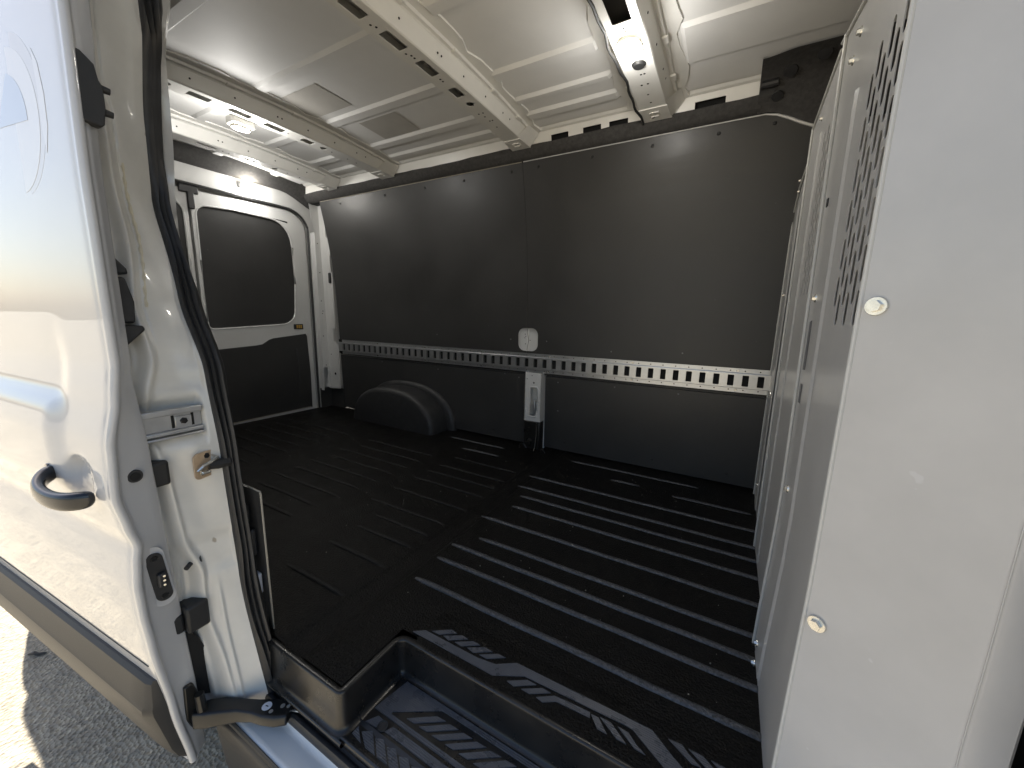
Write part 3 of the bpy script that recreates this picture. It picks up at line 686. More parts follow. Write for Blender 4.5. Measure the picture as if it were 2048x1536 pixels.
for k in range(40):
    z = 0.80+0.0075*k; t = lerp_table(CR, z)+0.20; y = 0.255+0.147*t
    bp.append((jx(y, z)+0.0005, y+0.0006*math.sin(k*2.3), z))
bd.tube(bp, [0.0028+0.0009*math.sin(k*1.7) for k in range(40)], 7); vb(bd, 'sealant_bead', SEALANT, jamb)
# weather seal: ribbed rubber band beside the jamb, and the white inner flange
m = MB(); rows = []
sec = [(0.0, 0.0), (0.02, 0.006), (0.10, 0.013), (0.22, 0.016), (0.32, 0.010), (0.36, 0.007), (0.42, 0.012), (0.52, 0.016), (0.60, 0.011), (0.64, 0.008), (0.72, 0.014), (0.86, 0.016), (0.96, 0.010), (1.0, 0.0), (0.98, -0.012)]
for z in [-0.16+0.02*k for k in range(93)]:
    S = Vector((lerp_table(ST, z)-0.004, 0.399, z)); I = Vector((lerp_table(IT, z), 0.434, z)); dv = I-S; nv = Vector((dv.y, -dv.x, 0)).normalized()
    rows.append([S+dv*a+nv*b_ for a, b_ in sec])
m.grid(rows); vb(m, 'door_seal', RUBBER, ang=50)
m = MB(); rows = []
WT = [(0.85, -1.155), (0.905, -1.202), (1.022, -1.206), (1.214, -1.176), (1.354, -1.166), (1.442, -1.112), (1.70, -1.05)]
for z in [0.80+0.025*k for k in range(37)]:
    ix = lerp_table(IT, z)-0.004; wx = min(lerp_table(WT, z), ix+0.09)
    rows.append([(ix, 0.435, z), (ix*0.5+wx*0.5, 0.446, z), (wx, 0.459, z), (wx-0.05, 0.466, z)])
m.grid(rows); vb(m, 'pillar_inner_flange', WHITE)
# things on the jamb
m = MB()      # slide rail in its pocket: C-section
xr = -1.008
for (z0, z1, dx) in ((0.580, 0.592, 0.014), (0.546, 0.580, 0.004), (0.5385, 0.546, 0.012), (0.531, 0.536, 0.018)):
    m.box(xr, xr+dx, 0.262, 0.381, z0, z1)
ra = vb(m, 'slide_rail', ZINC, jamb, bev=0.0015)
m = MB(); m.box(xr+0.004, xr+0.008, 0.333, 0.362, 0.552, 0.574); cl = vb(m, 'rail_clip', ZINC, ra, bev=0.001)
m = MB(); m.box(xr+0.003, xr+0.0055, 0.328, 0.3325, 0.550, 0.577); m.box(xr+0.003, xr+0.0055, 0.3625, 0.367, 0.550, 0.577); vb(m, 'rail_gap', DARK, ra)
m = MB(); m.disc((xr+0.008, 0.348, 0.563), (1, 0, 0), 0.0075, 0.004, 6, 0.006); vb(m, 'rail_bolt', BLKMETAL, ra)
m = MB(); xs_ = jx(0.37, 0.46)+0.004
m.sheet([(rrect(0.345, 0.396, 0.432, 0.490, 0.010, 4), [])], lambda u, v, w_: (xs_-(u-0.37)*0.35+w_+0.002, u, v), -0.004, 0.0015)
sk = vb(m, 'striker_plate', TAN, jamb, bev=0.001)
m = MB(); m.tube([(xs_+0.005, 0.392, 0.472), (xs_+0.016, 0.375, 0.468), (xs_+0.018, 0.358, 0.463), (xs_+0.017, 0.351, 0.455), (xs_+0.016, 0.356, 0.447), (xs_+0.012, 0.372, 0.446)], (0.0042), 8); vb(m, 'striker_loop', BOLT, sk)
m = MB(); m.tube([(xs_+0.006, 0.374, 0.458), (xs_+0.008, 0.392, 0.456), (xs_+0.006, 0.412, 0.455)], [(0.010, 0.010), (0.011, 0.012), (0.012, 0.012)], 8); vb(m, 'striker_cover', PLASTIC, sk)
m = MB(); m.disc((xs_+0.002, 0.373, 0.480), (1, 0, 0), 0.0065, 0.004, 6, 0.005); vb(m, 'striker_bolt', BLKMETAL, sk)
for (y0, y1, z0, z1) in ((0.272, 0.309, 0.437, 0.490), (0.295, 0.338, 0.092, 0.156)):
    xx_ = jx((y0+y1)/2, (z0+z1)/2)
    m = MB(); m.box(xx_-0.03, xx_+0.018, y0, y1, z0, z1); m.box(xx_-0.03, xx_+0.010, y0-0.028, y0-0.001, z0+0.008, z1-0.012); vb(m, 'bump_stop', PLASTIC, jamb, bev=0.006)
kx = jx(0.325, 0.243)
m = MB(); m.disc((kx-0.012, 0.333, 0.243), (0.6, -0.75, -0.1), 0.005, 0.028, 10); m.disc((kx-0.004, 0.334, 0.244), (0.3, 0.9, 0.1), 0.010, 0.009, 12, 0.009); vb(m, 'trim_stud', RUBBER, jamb)
m = MB(); xx_ = jx(0.32, 0.0)-0.022
m.sheet([([(0.272, 0.10), (0.302, 0.088), (0.318, 0.06), (0.333, 0.0), (0.3385, -0.09), (0.332, -0.102), (0.31, -0.085), (0.272, -0.03)], [])], lambda u, v, w_: (xx_+w_, u, v), 0.0, 0.004); vb(m, 'vent_slot', DARK, jamb)
for z0, z1, pts in ((0.86, 0.90, [(0.262, 0.915), (0.278, 0.905), (0.299, 0.873), (0.300, 0.862), (0.262, 0.862)]), (0.77, 0.86, [(0.262, 0.856), (0.292, 0.856), (0.300, 0.81), (0.297, 0.768), (0.262, 0.768)]), (0.73, 0.765, [(0.262, 0.763), (0.303, 0.764), (0.305, 0.755), (0.281, 0.728), (0.262, 0.715)])):
    xx_ = jx(0.285, (z0+z1)/2)
    m = MB(); m.sheet([(pts, [])], lambda u, v, w_: (xx_+w_, u+0.006*(u-0.262)/0.04, v), -0.03, 0.035); vb(m, 'guide_block', RUBBER, jamb, bev=0.004)

# --- sill, step liner, tread
def loftx(sec, x0, x1, name, m_, parent=None, n=2, ang=30):
    q = MB(); q.grid([[(x0+(x1-x0)*k/n, y, z) for y, z in sec] for k in range(n+1)]); return vb(q, name, m_, parent, ang=ang)
sill = loftx([(0.402, -0.132), (0.396, -0.143), (0.390, -0.1485), (0.384, -0.150), (0.352, -0.1515), (0.345, -0.1535), (0.3405, -0.158)], -1.0, 0.55, 'door_sill', WHITE, ang=60)
loftx([(0.3405, -0.1575), (0.3385, -0.155), (0.335, -0.160), (0.3345, -0.168), (0.337, -0.175), (0.333, -0.180), (0.331, -0.192), (0.333, -0.23), (0.345, -0.36)], -1.0, 0.55, 'rocker_cladding', PLASTIC)
q = MB(); q.grid([[(-1.0-0.03, 0.345, -0.36), (-1.0-0.03, 0.345, -0.2)], [(-1.0, 0.345, -0.36), (-1.0, 0.335, -0.2)]])
sp = [(0.446, -0.10), (0.432, -0.116), (0.420, -0.126), (0.414, -0.128), (0.411, -0.122), (0.405, -0.118), (0.399, -0.119), (0.396, -0.126), (0.395, -0.136), (0.398, -0.146)]
loftx(sp, -0.93, 0.55, 'sill_seal', RUBBER, ang=50)
loftx([(0.46, -0.086), (0.446, -0.092), (0.441, -0.104), (0.4415, -0.118), (0.45, -0.13)], -0.93, 0.55, 'sill_carrier', BLKMETAL)
for x in (-0.735, -0.685):
    m = MB(); m.disc((x, 0.4405, -0.108), (0, -1, 0.2), 0.006, 0.005, 10, 0.004); vb(m, 'sill_bolt', BOLT)
m = MB(); m.box(-0.725, -0.695, 0.434, 0.441, -0.114, -0.100); vb(m, 'sill_catch', BLKMETAL, bev=0.002)
# moulded step liner: one section swept round the corner of the step
path = round_path([(-0.905, 0.421), (-0.636, 0.421), (-0.636, 0.5955), (0.16, 0.5955)], 0.020, 7)
sec = [(-0.016, 0.0003), (-0.013, 0.0026), (-0.006, 0.0032), (-0.0035, 0.0028), (-0.0014, 0.0014), (-0.0004, -0.001), (0.0, -0.004), (0.0025, -0.05), (0.0045, -0.076), (0.0065, -0.083), (0.010, -0.0868), (0.016, -0.0885)]
m = MB(); rows = []
dirs = []
for i, q in enumerate(path):
    a = path[max(i-1, 0)]; c = path[min(i+1, len(path)-1)]; t = (c-a).normalized(); dirs.append(Vector((t.y, -t.x)))
for q, nv in zip(path, dirs):
    rows.append([(q.x+nv.x*o_, q.y+nv.y*o_, z) for o_, z in sec])
m.grid(rows); step = vb(m, 'step_liner', LINER, ang=60)
# front lip under the raised corner and along the tread
q = MB(); q.grid([[(x, y, z) for y, z in ((0.407, -0.0885), (0.4035, -0.090), (0.4025, -0.094), (0.405, -0.102), (0.415, -0.106))] for x in (-0.91, -0.62)]); vb(q, 'liner_lip', LINER, step, ang=60)
tr_poly = [(-0.632, 0.42), (0.16, 0.42), (0.16, 0.5925), (-0.624, 0.5925), (-0.629, 0.590), (-0.632, 0.584)]
q = MB(); q.sheet([(tr_poly, [])], lambda u, v, w_: (u, v, w_), -0.0895, -0.094)
q.grid([[(x, y, z) for y, z in ((0.424, -0.0892), (0.4195, -0.0885), (0.4155, -0.0888), (0.412, -0.091), (0.4105, -0.096), (0.412, -0.108))] for x in (-0.632, 0.16)])
tread = vb(q, 'step_tread', LINER, ang=60)
q = MB(); q.tube([(-0.628, 0.43, -0.0895), (-0.628, 0.578, -0.0893), (-0.620, 0.588, -0.0893), (0.16, 0.588, -0.0893)], 0.0022, 8); vb(q, 'tread_bead', LINER, step)
UP = [[(-0.583, 0.65), (-0.543, 0.679), (-0.525, 0.676), (-0.561, 0.651)], [(-0.549, 0.653), (-0.509, 0.678), (-0.49, 0.676), (-0.53, 0.649)],
      [(-0.513, 0.653), (-0.475, 0.678), (-0.454, 0.677), (-0.493, 0.651)], [(-0.477, 0.655), (-0.441, 0.678), (-0.418, 0.677), (-0.457, 0.651)],
      [(-0.441, 0.654), (-0.403, 0.679), (-0.383, 0.679), (-0.42, 0.654)],
      [(-0.624, 0.624), (-0.599, 0.643), (-0.44, 0.645), (-0.394, 0.652), (-0.354, 0.680), (-0.054, 0.687), (-0.013, 0.658), (0.009, 0.645), (0.06, 0.642), (0.06, 0.63), (-0.024, 0.631), (-0.087, 0.668), (-0.098, 0.669), (-0.322, 0.660), (-0.386, 0.625)],
      [(-0.351, 0.63), (-0.313, 0.655), (-0.291, 0.655), (-0.332, 0.627)], [(-0.315, 0.63), (-0.276, 0.655), (-0.256, 0.654), (-0.295, 0.629)],
      [(-0.279, 0.63), (-0.246, 0.653), (-0.17, 0.658), (-0.167, 0.647), (-0.239, 0.643), (-0.263, 0.627)],
      [(-0.167, 0.655), (-0.152, 0.656), (-0.129, 0.634), (-0.148, 0.634)], [(-0.15, 0.659), (-0.127, 0.659), (-0.092, 0.635), (-0.11, 0.635)],
      [(-0.114, 0.659), (-0.093, 0.658), (-0.074, 0.643), (-0.057, 0.635), (-0.076, 0.635)],
      [(-0.024, 0.686), (0.0, 0.688), (0.013, 0.677), (0.035, 0.665), (0.019, 0.663)], [(0.012, 0.687), (0.036, 0.687), (0.068, 0.666), (0.05, 0.664)],
      [(0.05, 0.687), (0.072, 0.687), (0.10, 0.668), (0.082, 0.666)]]
q = MB(); q.grid([[(x, y, z) for y, z in ((0.60, 0.0028), (0.62, 0.0030), (0.70, 0.0030), (0.712, 0.0012), (0.72, 0.0))] for x in (-0.60, 0.16)]); vb(q, 'liner_apron', FLOOR, step)
for k, pl in enumerate(UP):
    q = MB(); q.sheet([(pl, [])], lambda u, v, w_: (u, v, 0.0030+w_), 0.0018, -0.0005); vb(q, 'tread_pad', TREAD, step)
TP = [[(-0.538, 0.512), (-0.483, 0.55), (-0.46, 0.551), (-0.517, 0.513)]]
TP = [[(x+0.0355*k, y+0.0012*k*0.6) for x, y in TP[0]] for k in range(19)]
q = MB()     # the tread deck around the sunk field of pads
DECK = ([(-0.618, 0.493), (-0.60, 0.577), (0.15, 0.577), (0.15, 0.567), (-0.468, 0.566), (-0.482, 0.565), (-0.576, 0.507), (-0.575, 0.502), (0.15, 0.502), (0.15, 0.491)])
q.sheet([(DECK, [])], lambda u, v, w_: (u, v, -0.0895+w_), 0.002, -0.0003); vb(q, 'tread_deck', TREAD, step)
for pl in TP:
    if pl[2][0] < 0.14:
        q = MB(); q.sheet([(pl, [])], lambda u, v, w_: (u, v, -0.0895+w_), 0.0024, -0.0003); vb(q, 'tread_pad', TREAD, step)
LOW = [[(-0.559, 0.468), (-0.55, 0.484), (0.15, 0.485), (0.15, 0.467)], [(-0.612, 0.461), (-0.596, 0.485), (-0.579, 0.483), (-0.582, 0.464)], [(-0.616, 0.431), (-0.616, 0.447), (-0.585, 0.427)]]
LOW += [[(-0.601+0.0345*k, 0.443+0.006*min(k, 1)), (-0.582+0.0345*k, 0.456), (-0.541+0.0345*k, 0.426), (-0.570+0.0345*k, 0.426)] for k in range(20)]
for pl in LOW:
    q = MB(); q.sheet([(pl, [])], lambda u, v, w_: (u, v, -0.0895+w_), 0.0022, -0.0003); vb(q, 'tread_pad', TREAD, step)
q = MB(); q.disc((-0.571, 0.4735, -0.0890), (0, 0, 1), 0.0105, 0.0008, 18); dr = vb(q, 'drain_plug', RUBBER, step)
q = MB(); q.tube([(-0.571+0.011*math.cos(a), 0.4735+0.011*math.sin(a), -0.0872) for a in [2*math.pi*k/18 for k in range(19)]], 0.0014, 6, cap=False); vb(q, 'plug_rim', RUBBER, step)

# ------------------------------------------------------------------ sliding door (slid back, toed out a little)
SL = 0.09
def skin(x, z):
    y = prof(z)+SL*(x+0.95)
    e = 1-sstep(-1.19, -1.115, x)                                    # pressed body line starts behind the front edge
    y -= 0.013*e*(1-sstep(0.592, 0.628, z))*sstep(0.38, 0.56, z)
    y += 0.007*e*sstep(0.612, 0.635, z)*(1-sstep(0.66, 0.80, z))
    rr = ((x+1.085)/0.062)**2+((z-0.462)/0.052)**2                   # dished cup behind the handle
    y += 0.016*(1-sstep(0.35, 1.0, rr))
    return y
INN = [(-0.30, 0.30), (-0.175, 0.294), (-0.065, 0.293), (0.159, 0.285), (0.37, 0.278), (0.529, 0.273), (0.677, 0.264), (0.896, 0.263), (1.057, 0.268), (1.239, 0.281), (1.62, 0.30)]
def inn(z): return lerp_table(INN, z)
m = MB(); rows = []
zd = [-0.205+0.0105*k for k in range(172)]
xk = [-2.25, -2.0, -1.75, -1.6]+[-1.5+0.0105*k for k in range(50)]
for z in zd:
    p0 = prof(z); i0 = max(inn(z), p0+0.026)
    row = [(-2.25, i0+SL*(-1.3), z)]
    row += [(x, skin(x, z), z) for x in xk]
    row += [(-0.972, skin(-0.972, z)+0.0004, z), (-0.9665, p0+0.0006, z), (-0.958, p0-0.0020, z), (-0.952, p0-0.0005, z), (-0.9495, p0+0.0035, z), (-0.950, p0+0.0085, z), (-0.953, p0+0.0115, z), (-0.9585, p0+0.0125, z), (-0.9605, p0+0.016, z)]
    i1 = i0*1.030
    row += [(-0.961-0.017*t_, (p0+0.0175)*(1-t_)+(i1-0.004)*t_, z) for t_ in (0.0, 0.33, 0.66, 1.0)]
    row += [(-0.981, i1-0.0010, z), (-0.988, i1, z), (-1.1, i1+SL*(-0.15)+0.02, z)]
    rows.append(row)
m.grid(rows, close=True, cap=True)
door = vb(m, 'sliding_door', DOORDIM, ang=50)
# lower cladding strip
CS = [(0.030, -0.001), (0.029, 0.004), (0.022, 0.012), (-0.028, 0.026), (-0.036, 0.030), (-0.050, 0.0305), (-0.15, 0.022), (-0.178, 0.014), (-0.185, 0.002), (-0.185, -0.004)]
m = MB(); rows = []
for x in [-2.24, -1.8, -1.4, -1.05, -0.992, -0.978, -0.9725]:
    k = 1.0 if x < -0.99 else (0.93 if x < -0.985 else 0.65 if x < -0.975 else 0.02)
    hx = 0.0 if x < -0.99 else 0.003
    rows.append([(x+(0.012*(0.03-z)/0.2 if x > -0.99 else 0.0), skin(x, z)-dy*(k if dy > 0 else 1)-0.0006, z) for z, dy in CS])
m.grid(rows)
m.add(rows[-1], [tuple(range(len(CS)))])
vb(m, 'door_cladding', PLASTIC, door, ang=24)
# rubbing line under the body
m = MB(); m.tube([(x, skin(x, 0.062)-0.0006, 0.062) for x in [-2.2+0.05*k for k in range(25)]]+[(-0.985, skin(-0.985, 0.062)-0.0006, 0.062)], 0.0012, 5); vb(m, 'cladding_joint', PLASTIC, door)
# pull handle
hp = []
HB = [(-1.015, 0.442, 0.002), (-1.030, 0.440, 0.026), (-1.060, 0.438, 0.037), (-1.095, 0.440, 0.042), (-1.135, 0.445, 0.040), (-1.165, 0.452, 0.031), (-1.180, 0.460, 0.018), (-1.184, 0.464, 0.0)]
m = MB(); rows = []
for k, (x, z, o_) in enumerate(HB):
    t = (Vector(HB[min(k+1, 7)])-Vector(HB[max(k-1, 0)])); t = Vector((t.x, -t.z, t.y)).normalized()
    c = Vector((x, prof(z)+SL*(x+0.95)-o_, z)); a = Vector((0, 0, 1)); nrm = t.cross(a).normalized()
    hh = (0.0165, 0.018, 0.017, 0.016, 0.0155, 0.0155, 0.0165, 0.0165)[k]; th = (0.010, 0.012, 0.011, 0.010, 0.010, 0.011, 0.012, 0.011)[k]
    rows.append([c+a*hh*math.copysign(abs(math.sin(u))**0.75, math.sin(u))+nrm*th*math.copysign(abs(math.cos(u))**0.75, math.cos(u)) for u in [2*math.pi*i/18 for i in range(18)]])
m.grid(rows, close=True, cap=True)
hd = vb(m, 'door_handle', GLOSSBLK, door, ang=45)
hd.modifiers.new('sub', 'SUBSURF').levels = 1; hd.modifiers['sub'].render_levels = 2
m = MB(); c = Vector((-1.196, prof(0.466)+SL*(-1.196+0.95), 0.466)); m.disc(c+Vector((0, 0.004, 0)), (0, -1, 0), 0.017, 0.014, 18, 0.013); vb(m, 'lock_cap', GLOSSBLK, door)
# round company mark: ring disc, inner disc and a blue sector, a little off true on each other
def decal(name, m_, poly, off):
    q = MB(); q.sheet([(poly, [])], lambda u, v, w_: (u, skin(u, v)-off+w_, v), 0.0, 0.0003); return vb(q, name, m_, door)
decal('decal_ring', DEC_G, [(-1.175+0.118*math.cos(a), 1.135+0.135*math.sin(a)) for a in [R(-80+160*k/30) for k in range(31)]], 0.0002)
decal('decal_disc', DEC_W, [(-1.190+0.112*math.cos(a), 1.128+0.122*math.sin(a)) for a in [R(-85+170*k/30) for k in range(31)]], 0.0004)
decal('decal_sector', DEC_B, [(-1.26, 1.13), (-1.125, 1.122)]+[(-1.215+0.09*math.cos(a), 1.128+0.085*math.sin(a)) for a in [R(5+70*k/12) for k in range(13)]], 0.0006)
decal('decal_crescent', DEC_W, [(-1.075, 1.225), (-1.058, 1.20), (-1.048, 1.15), (-1.05, 1.10), (-1.066, 1.06), (-1.072, 1.10), (-1.070, 1.16)], 0.0005)
# fittings on the leading edge
def edge_plate(name, m_, pts, x0, th, bev=0.002, parent=None):
    q = MB(); q.sheet([(pts, [])], lambda u, v, w_: (x0+w_, u, v), 0.0, th); return vb(q, name, m_, parent or door, bev=bev)
XE = -0.966
q = MB(); q.disc((XE-0.002, 0.2500, 0.480), (1, 0, 0), 0.0128, 0.004, 24, 0.0115); pg = vb(q, 'rubber_plug', RUBBER, door)
q = MB(); q.disc((XE+0.0025, 0.2500, 0.480), (1, 0, 0), 0.008, 0.001, 20); vb(q, 'plug_hole', DARK, pg)
def slanted(cy, cz, hw, hh, sl=-0.10, n=7):
    o_ = rrect(-hw, hw, -hh, hh, hw*0.98, n); return [(cy+a+b_*sl, cz+b_) for a, b_ in o_]
edge_plate('contact_pad', DOORDIM, slanted(0.2605, 0.258, 0.0185, 0.068), XE-0.002, 0.003, 0.0015)
cb = edge_plate('contact_block', RUBBER, slanted(0.2615, 0.258, 0.0135, 0.055), XE-0.001, 0.005, 0.002)
q = MB(); q.box(XE+0.003, XE+0.014, 0.2565, 0.2695, 0.238, 0.268); vb(q, 'contact_body', RUBBER, cb, bev=0.003)
for k in range(3):
    q = MB(); q.disc((XE+0.013, 0.2665-0.0005*k, 0.263-0.0095*k), (1, -0.3, 0), 0.0022, 0.003, 8); vb(q, 'contact_pin', BOLT, cb)
for zc, yc in ((0.302, 0.2575), (0.214, 0.2655)):
    q = MB(); q.disc((XE+0.003, yc, zc), (1, 0, 0), 0.0062, 0.003, 12, 0.005); vb(q, 'screw', BLKMETAL, cb)
# upper guide bracket on the leading edge
ug = edge_plate('upper_bracket', PLASTIC, [(0.252, 1.205), (0.262, 1.203), (0.276, 1.19), (0.279, 1.168), (0.283, 1.160), (0.283, 1.125), (0.279, 1.10), (0.274, 1.094), (0.25, 1.098)], XE-0.004, 0.018, 0.003)
for zc in (1.158, 1.122):
    q = MB(); q.disc((XE+0.006, 0.280, zc), (0.1, 1, -0.1), 0.0062, 0.013, 12, 0.005); vb(q, 'peg', PLASTIC, ug)
# lower hinge plate and roller arm reaching into the sill
hg = edge_plate('lower_hinge', BLKMETAL, [(0.272, -0.020), (0.289, -0.022), (0.297, -0.055), (0.300, -0.120), (0.296, -0.128), (0.276, -0.128), (0.268, -0.10), (0.270, -0.06)], XE-0.004, 0.010, 0.003)
q = MB(); q.tube([(-0.947, 0.292, -0.045), (-0.946, 0.293, -0.075), (-0.945, 0.294, -0.105)], [0.009, 0.010, 0.009], 10); vb(q, 'hinge_knuckle', BLKMETAL, hg)
ARM = [(-0.962, 0.284, 0.016), (-0.945, 0.302, 0.021), (-0.925, 0.323, 0.021), (-0.895, 0.345, 0.017), (-0.865, 0.362, 0.018), (-0.84, 0.374, 0.023), (-0.815, 0.388, 0.026), (-0.792, 0.402, 0.022)]
q = MB(); rows = []
for k, (x, y, hw) in enumerate(ARM):
    a, c = ARM[max(k-1, 0)], ARM[min(k+1, 7)]; t = Vector((c[0]-a[0], c[1]-a[1])).normalized(); nv = Vector((t.y, -t.x))
    zt = -0.088-0.014*sstep(0, 5, k)
    th = 0.036-0.014*sstep(1, 5, k)
    rows.append([(x-nv.x*hw, y-nv.y*hw, zt), (x+nv.x*hw*0.82, y+nv.y*hw*0.82, zt+0.002), (x+nv.x*hw, y+nv.y*hw, zt-0.005), (x+nv.x*hw*1.02, y+nv.y*hw*1.02, zt-th), (x-nv.x*hw, y-nv.y*hw, zt-th)])
q.grid(rows, close=True, cap=True); arm = vb(q, 'roller_arm', BLKMETAL, hg, bev=0.003)
for (x, y, r_, mm_) in ((-0.842, 0.376, 0.0105, STICK), (-0.812, 0.395, 0.005, ZINC), (-0.822, 0.374, 0.0045, ZINC), (-0.868, 0.366, 0.003, ZINC), (-0.80, 0.401, 0.004, BOLT)):
    q = MB(); q.disc((x, y, -0.1015), (0, 0, 1), r_, 0.0015, 18); o_ = vb(q, 'arm_sticker' if mm_ is STICK else 'arm_rivet', mm_, hg)
q = MB(); q.sheet([([(-0.846, 0.3755), (-0.842, 0.3775), (-0.837, 0.3775), (-0.839, 0.3755), (-0.842, 0.375), (-0.844, 0.374)], [])], lambda u, v, w_: (u, v, -0.0998+w_), 0.0004, 0.0); vb(q, 'sticker_mark', INK, hg)
q = MB(); q.tube([(-0.795, 0.404, -0.112), (-0.775, 0.412, -0.112), (-0.765, 0.425, -0.104)], 0.002, 6); vb(q, 'arm_wire', ZINC, hg)

# ------------------------------------------------------------------ steel partition behind the cab
part = empty('cargo_partition', (0.16, 1.3, 0.0))
part['label'] = 'grey steel partition with slotted upper panel at the front of the cargo bay'; part['category'] = 'partition'
PINV = Matrix.Translation((-0.16, -1.3, 0))
def pb_(mb, name, m_, parent=None, **k):
    o = mb.build(name, m_, parent or part, **k)
    if parent is None: o.matrix_parent_inverse = PINV
    return o
def px(x): return lambda u, v, w_: (x+w_, u, v)
def slot(cx, cz, w_, h_):
    hw, hh = w_/2, h_/2
    return [(cx-hw, cz-hh+hw), (cx-hw*0.7, cz-hh+hw*0.3), (cx, cz-hh), (cx+hw*0.7, cz-hh+hw*0.3), (cx+hw, cz-hh+hw),
            (cx+hw, cz+hh-hw), (cx+hw*0.7, cz+hh-hw*0.3), (cx, cz+hh), (cx-hw*0.7, cz+hh-hw*0.3), (cx-hw, cz+hh-hw)]
def slot_field(y0, y1, cols, z0, z1, pitch, wd, hl):
    """columns of staggered slots filling y0..y1 x z0..z1 (cells: one slot each)"""
    polys = []; cw = (y1-y0)/cols
    for c in range(cols):
        a, b_ = y0+c*cw, y0+(c+1)*cw
        z = z0; off = (pitch/2 if c % 2 else 0)
        if off: polys.append((rect(a, b_, z, z+off), [])); z += off
        while z+pitch <= z1+1e-6:
            polys.append((rect(a, b_, z, z+pitch), [slot((a+b_)/2, z+pitch/2, wd, hl)])); z += pitch
        if z1-z > 1e-6: polys.append((rect(a, b_, z, z1), []))
    return polys
# near panel (with the big slots); edge lines follow its slightly raked sides
X3 = 0.147
def x3(z): return 0.132+0.015*sstep(-0.05, 0.42, z)
def P3(u, v, w_): return (x3(v)+w_, u, v)
def e3n(z): return 0.655+0.036*sstep(0.0, 0.36, z)                                     # near edge
def e3f(z): return 1.040+0.11*(z/1.4)                                                  # far edge
m = MB(); polys = []
SY0, SY1 = 0.703, 0.868
zc = [-0.30, -0.02, 0.07, 0.14, 0.21, 0.28, 0.35, 0.42, 0.6, 0.79, 1.215, 1.30]
for za, zb in zip(zc, zc[1:]):
    if abs(za-0.79) < 1e-6:
        polys += slot_field(SY0, SY1, 6, za, zb, 0.0607, 0.0190, 0.051)
        polys.append(([(e3n(za), za), (SY0, za), (SY0, zb), (e3n(zb), zb)], []))
        polys.append(([(SY1, za), (e3f(za), za), (e3f(zb), zb), (SY1, zb)], []))
    else:
        mid = [q for q in (SY0, SY1)] if za > 0.5 else []
        polys.append(([(e3n(za), za)]+[(q, za) for q in mid if q > e3n(za)+1e-4]+[(e3f(za), za), (e3f(zb), zb)]+[(e3n(zb), zb)], []))
polys.append(([(e3n(1.30), 1.30), (e3f(1.30), 1.30), (e3f(1.38), 1.385), (1.185, 1.402), (0.99, 1.365), (0.85, 1.345), (e3n(1.30), 1.325)], []))
m.sheet(polys, P3, 0.0, 0.0012)
p3 = pb_(m, 'slotted_panel', GREY)
# pressed vertical swage on the near panel
m = MB(); m.grid([[(x3(z)-0.0003, 0.895+0.1*z*0.35, z), (x3(z)-0.0045, 0.905+0.1*z*0.35, z), (x3(z)-0.0045, 0.985+0.1*z*0.4, z), (x3(z)-0.0003, 0.995+0.1*z*0.4, z)] for z in (0.02, 0.1, 0.2, 0.3, 0.4, 0.8, 1.2)]); sw = pb_(m, 'pressed_strip', GREY, p3, ang=15)
# hemmed far edge of the near panel and the channel next to it
m = MB(); m.tube([(x3(z)-0.003, e3f(z), z) for z in [0.0+0.1*k for k in range(15)]], 0.0034, 8); pb_(m, 'hem', GREYD, p3)
m = MB(); m.tube([(x3(z)-0.001, e3n(z), z) for z in [-0.3+0.05*k for k in range(33)]], 0.0030, 8); pb_(m, 'hem', GREYD, p3)
m = MB(); m.tube([(X3-0.002, 0.85, 1.345), (X3-0.002, 0.99, 1.366), (X3-0.002, 1.19, 1.404)], 0.004, 8); pb_(m, 'hem', GREYD, p3)
# cut-outs for the latch: dark slots
for pts in ([(1.045, 0.72), (1.072, 0.725), (1.068, 0.80), (1.042, 0.80)], [(1.052, 0.675), (1.073, 0.675), (1.073, 0.708), (1.052, 0.708)], [(1.03, 1.03), (1.042, 1.03), (1.042, 1.045), (1.03, 1.045)]):
    pass
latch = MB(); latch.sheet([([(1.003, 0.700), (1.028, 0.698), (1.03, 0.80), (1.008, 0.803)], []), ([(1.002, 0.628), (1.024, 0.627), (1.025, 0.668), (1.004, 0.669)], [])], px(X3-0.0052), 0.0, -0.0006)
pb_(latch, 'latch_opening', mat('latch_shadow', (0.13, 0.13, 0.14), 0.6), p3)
m = MB(); m.box(X3-0.008, X3-0.0055, 1.028, 1.042, 1.030, 1.046); pb_(m, 'clip', RUBBER, p3, bev=0.001)
# middle panel with fine louvres
X2 = 0.1535
def e2f(z): return 1.535+0.05*(z/1.4)
m = MB(); polys = []
L0, L1 = 1.215, 1.345
for za, zb in ((-0.02, 0.3), (0.3, 0.60), (0.60, 0.86), (0.86, 1.285), (1.285, 1.36)):
    if abs(za-0.86) < 1e-6:
        polys += slot_field(L0, L1, 5, za, zb, 0.0607, 0.014, 0.050)
        polys.append(([(e3f(za)-0.01, za), (L0, za), (L0, zb), (e3f(zb)-0.01, zb)], [])); polys.append(([(L1, za), (e2f(za), za), (e2f(zb), zb), (L1, zb)], []))
    else:
        mid = [L0, L1] if 0.5 < za else []
        polys.append(([(e3f(za)-0.01, za)]+[(q, za) for q in mid]+[(e2f(za), za), (e2f(zb), zb)]+[(e3f(zb)-0.01, zb)], []))
polys.append(([(e3f(1.36)-0.01, 1.36), (e2f(1.36), 1.36), (e2f(1.38), 1.385), (1.24, 1.415), (e3f(1.36)-0.01, 1.41)], []))
m.sheet(polys, px(X2), 0.0, 0.0012); p2 = pb_(m, 'louvred_panel', GREY)
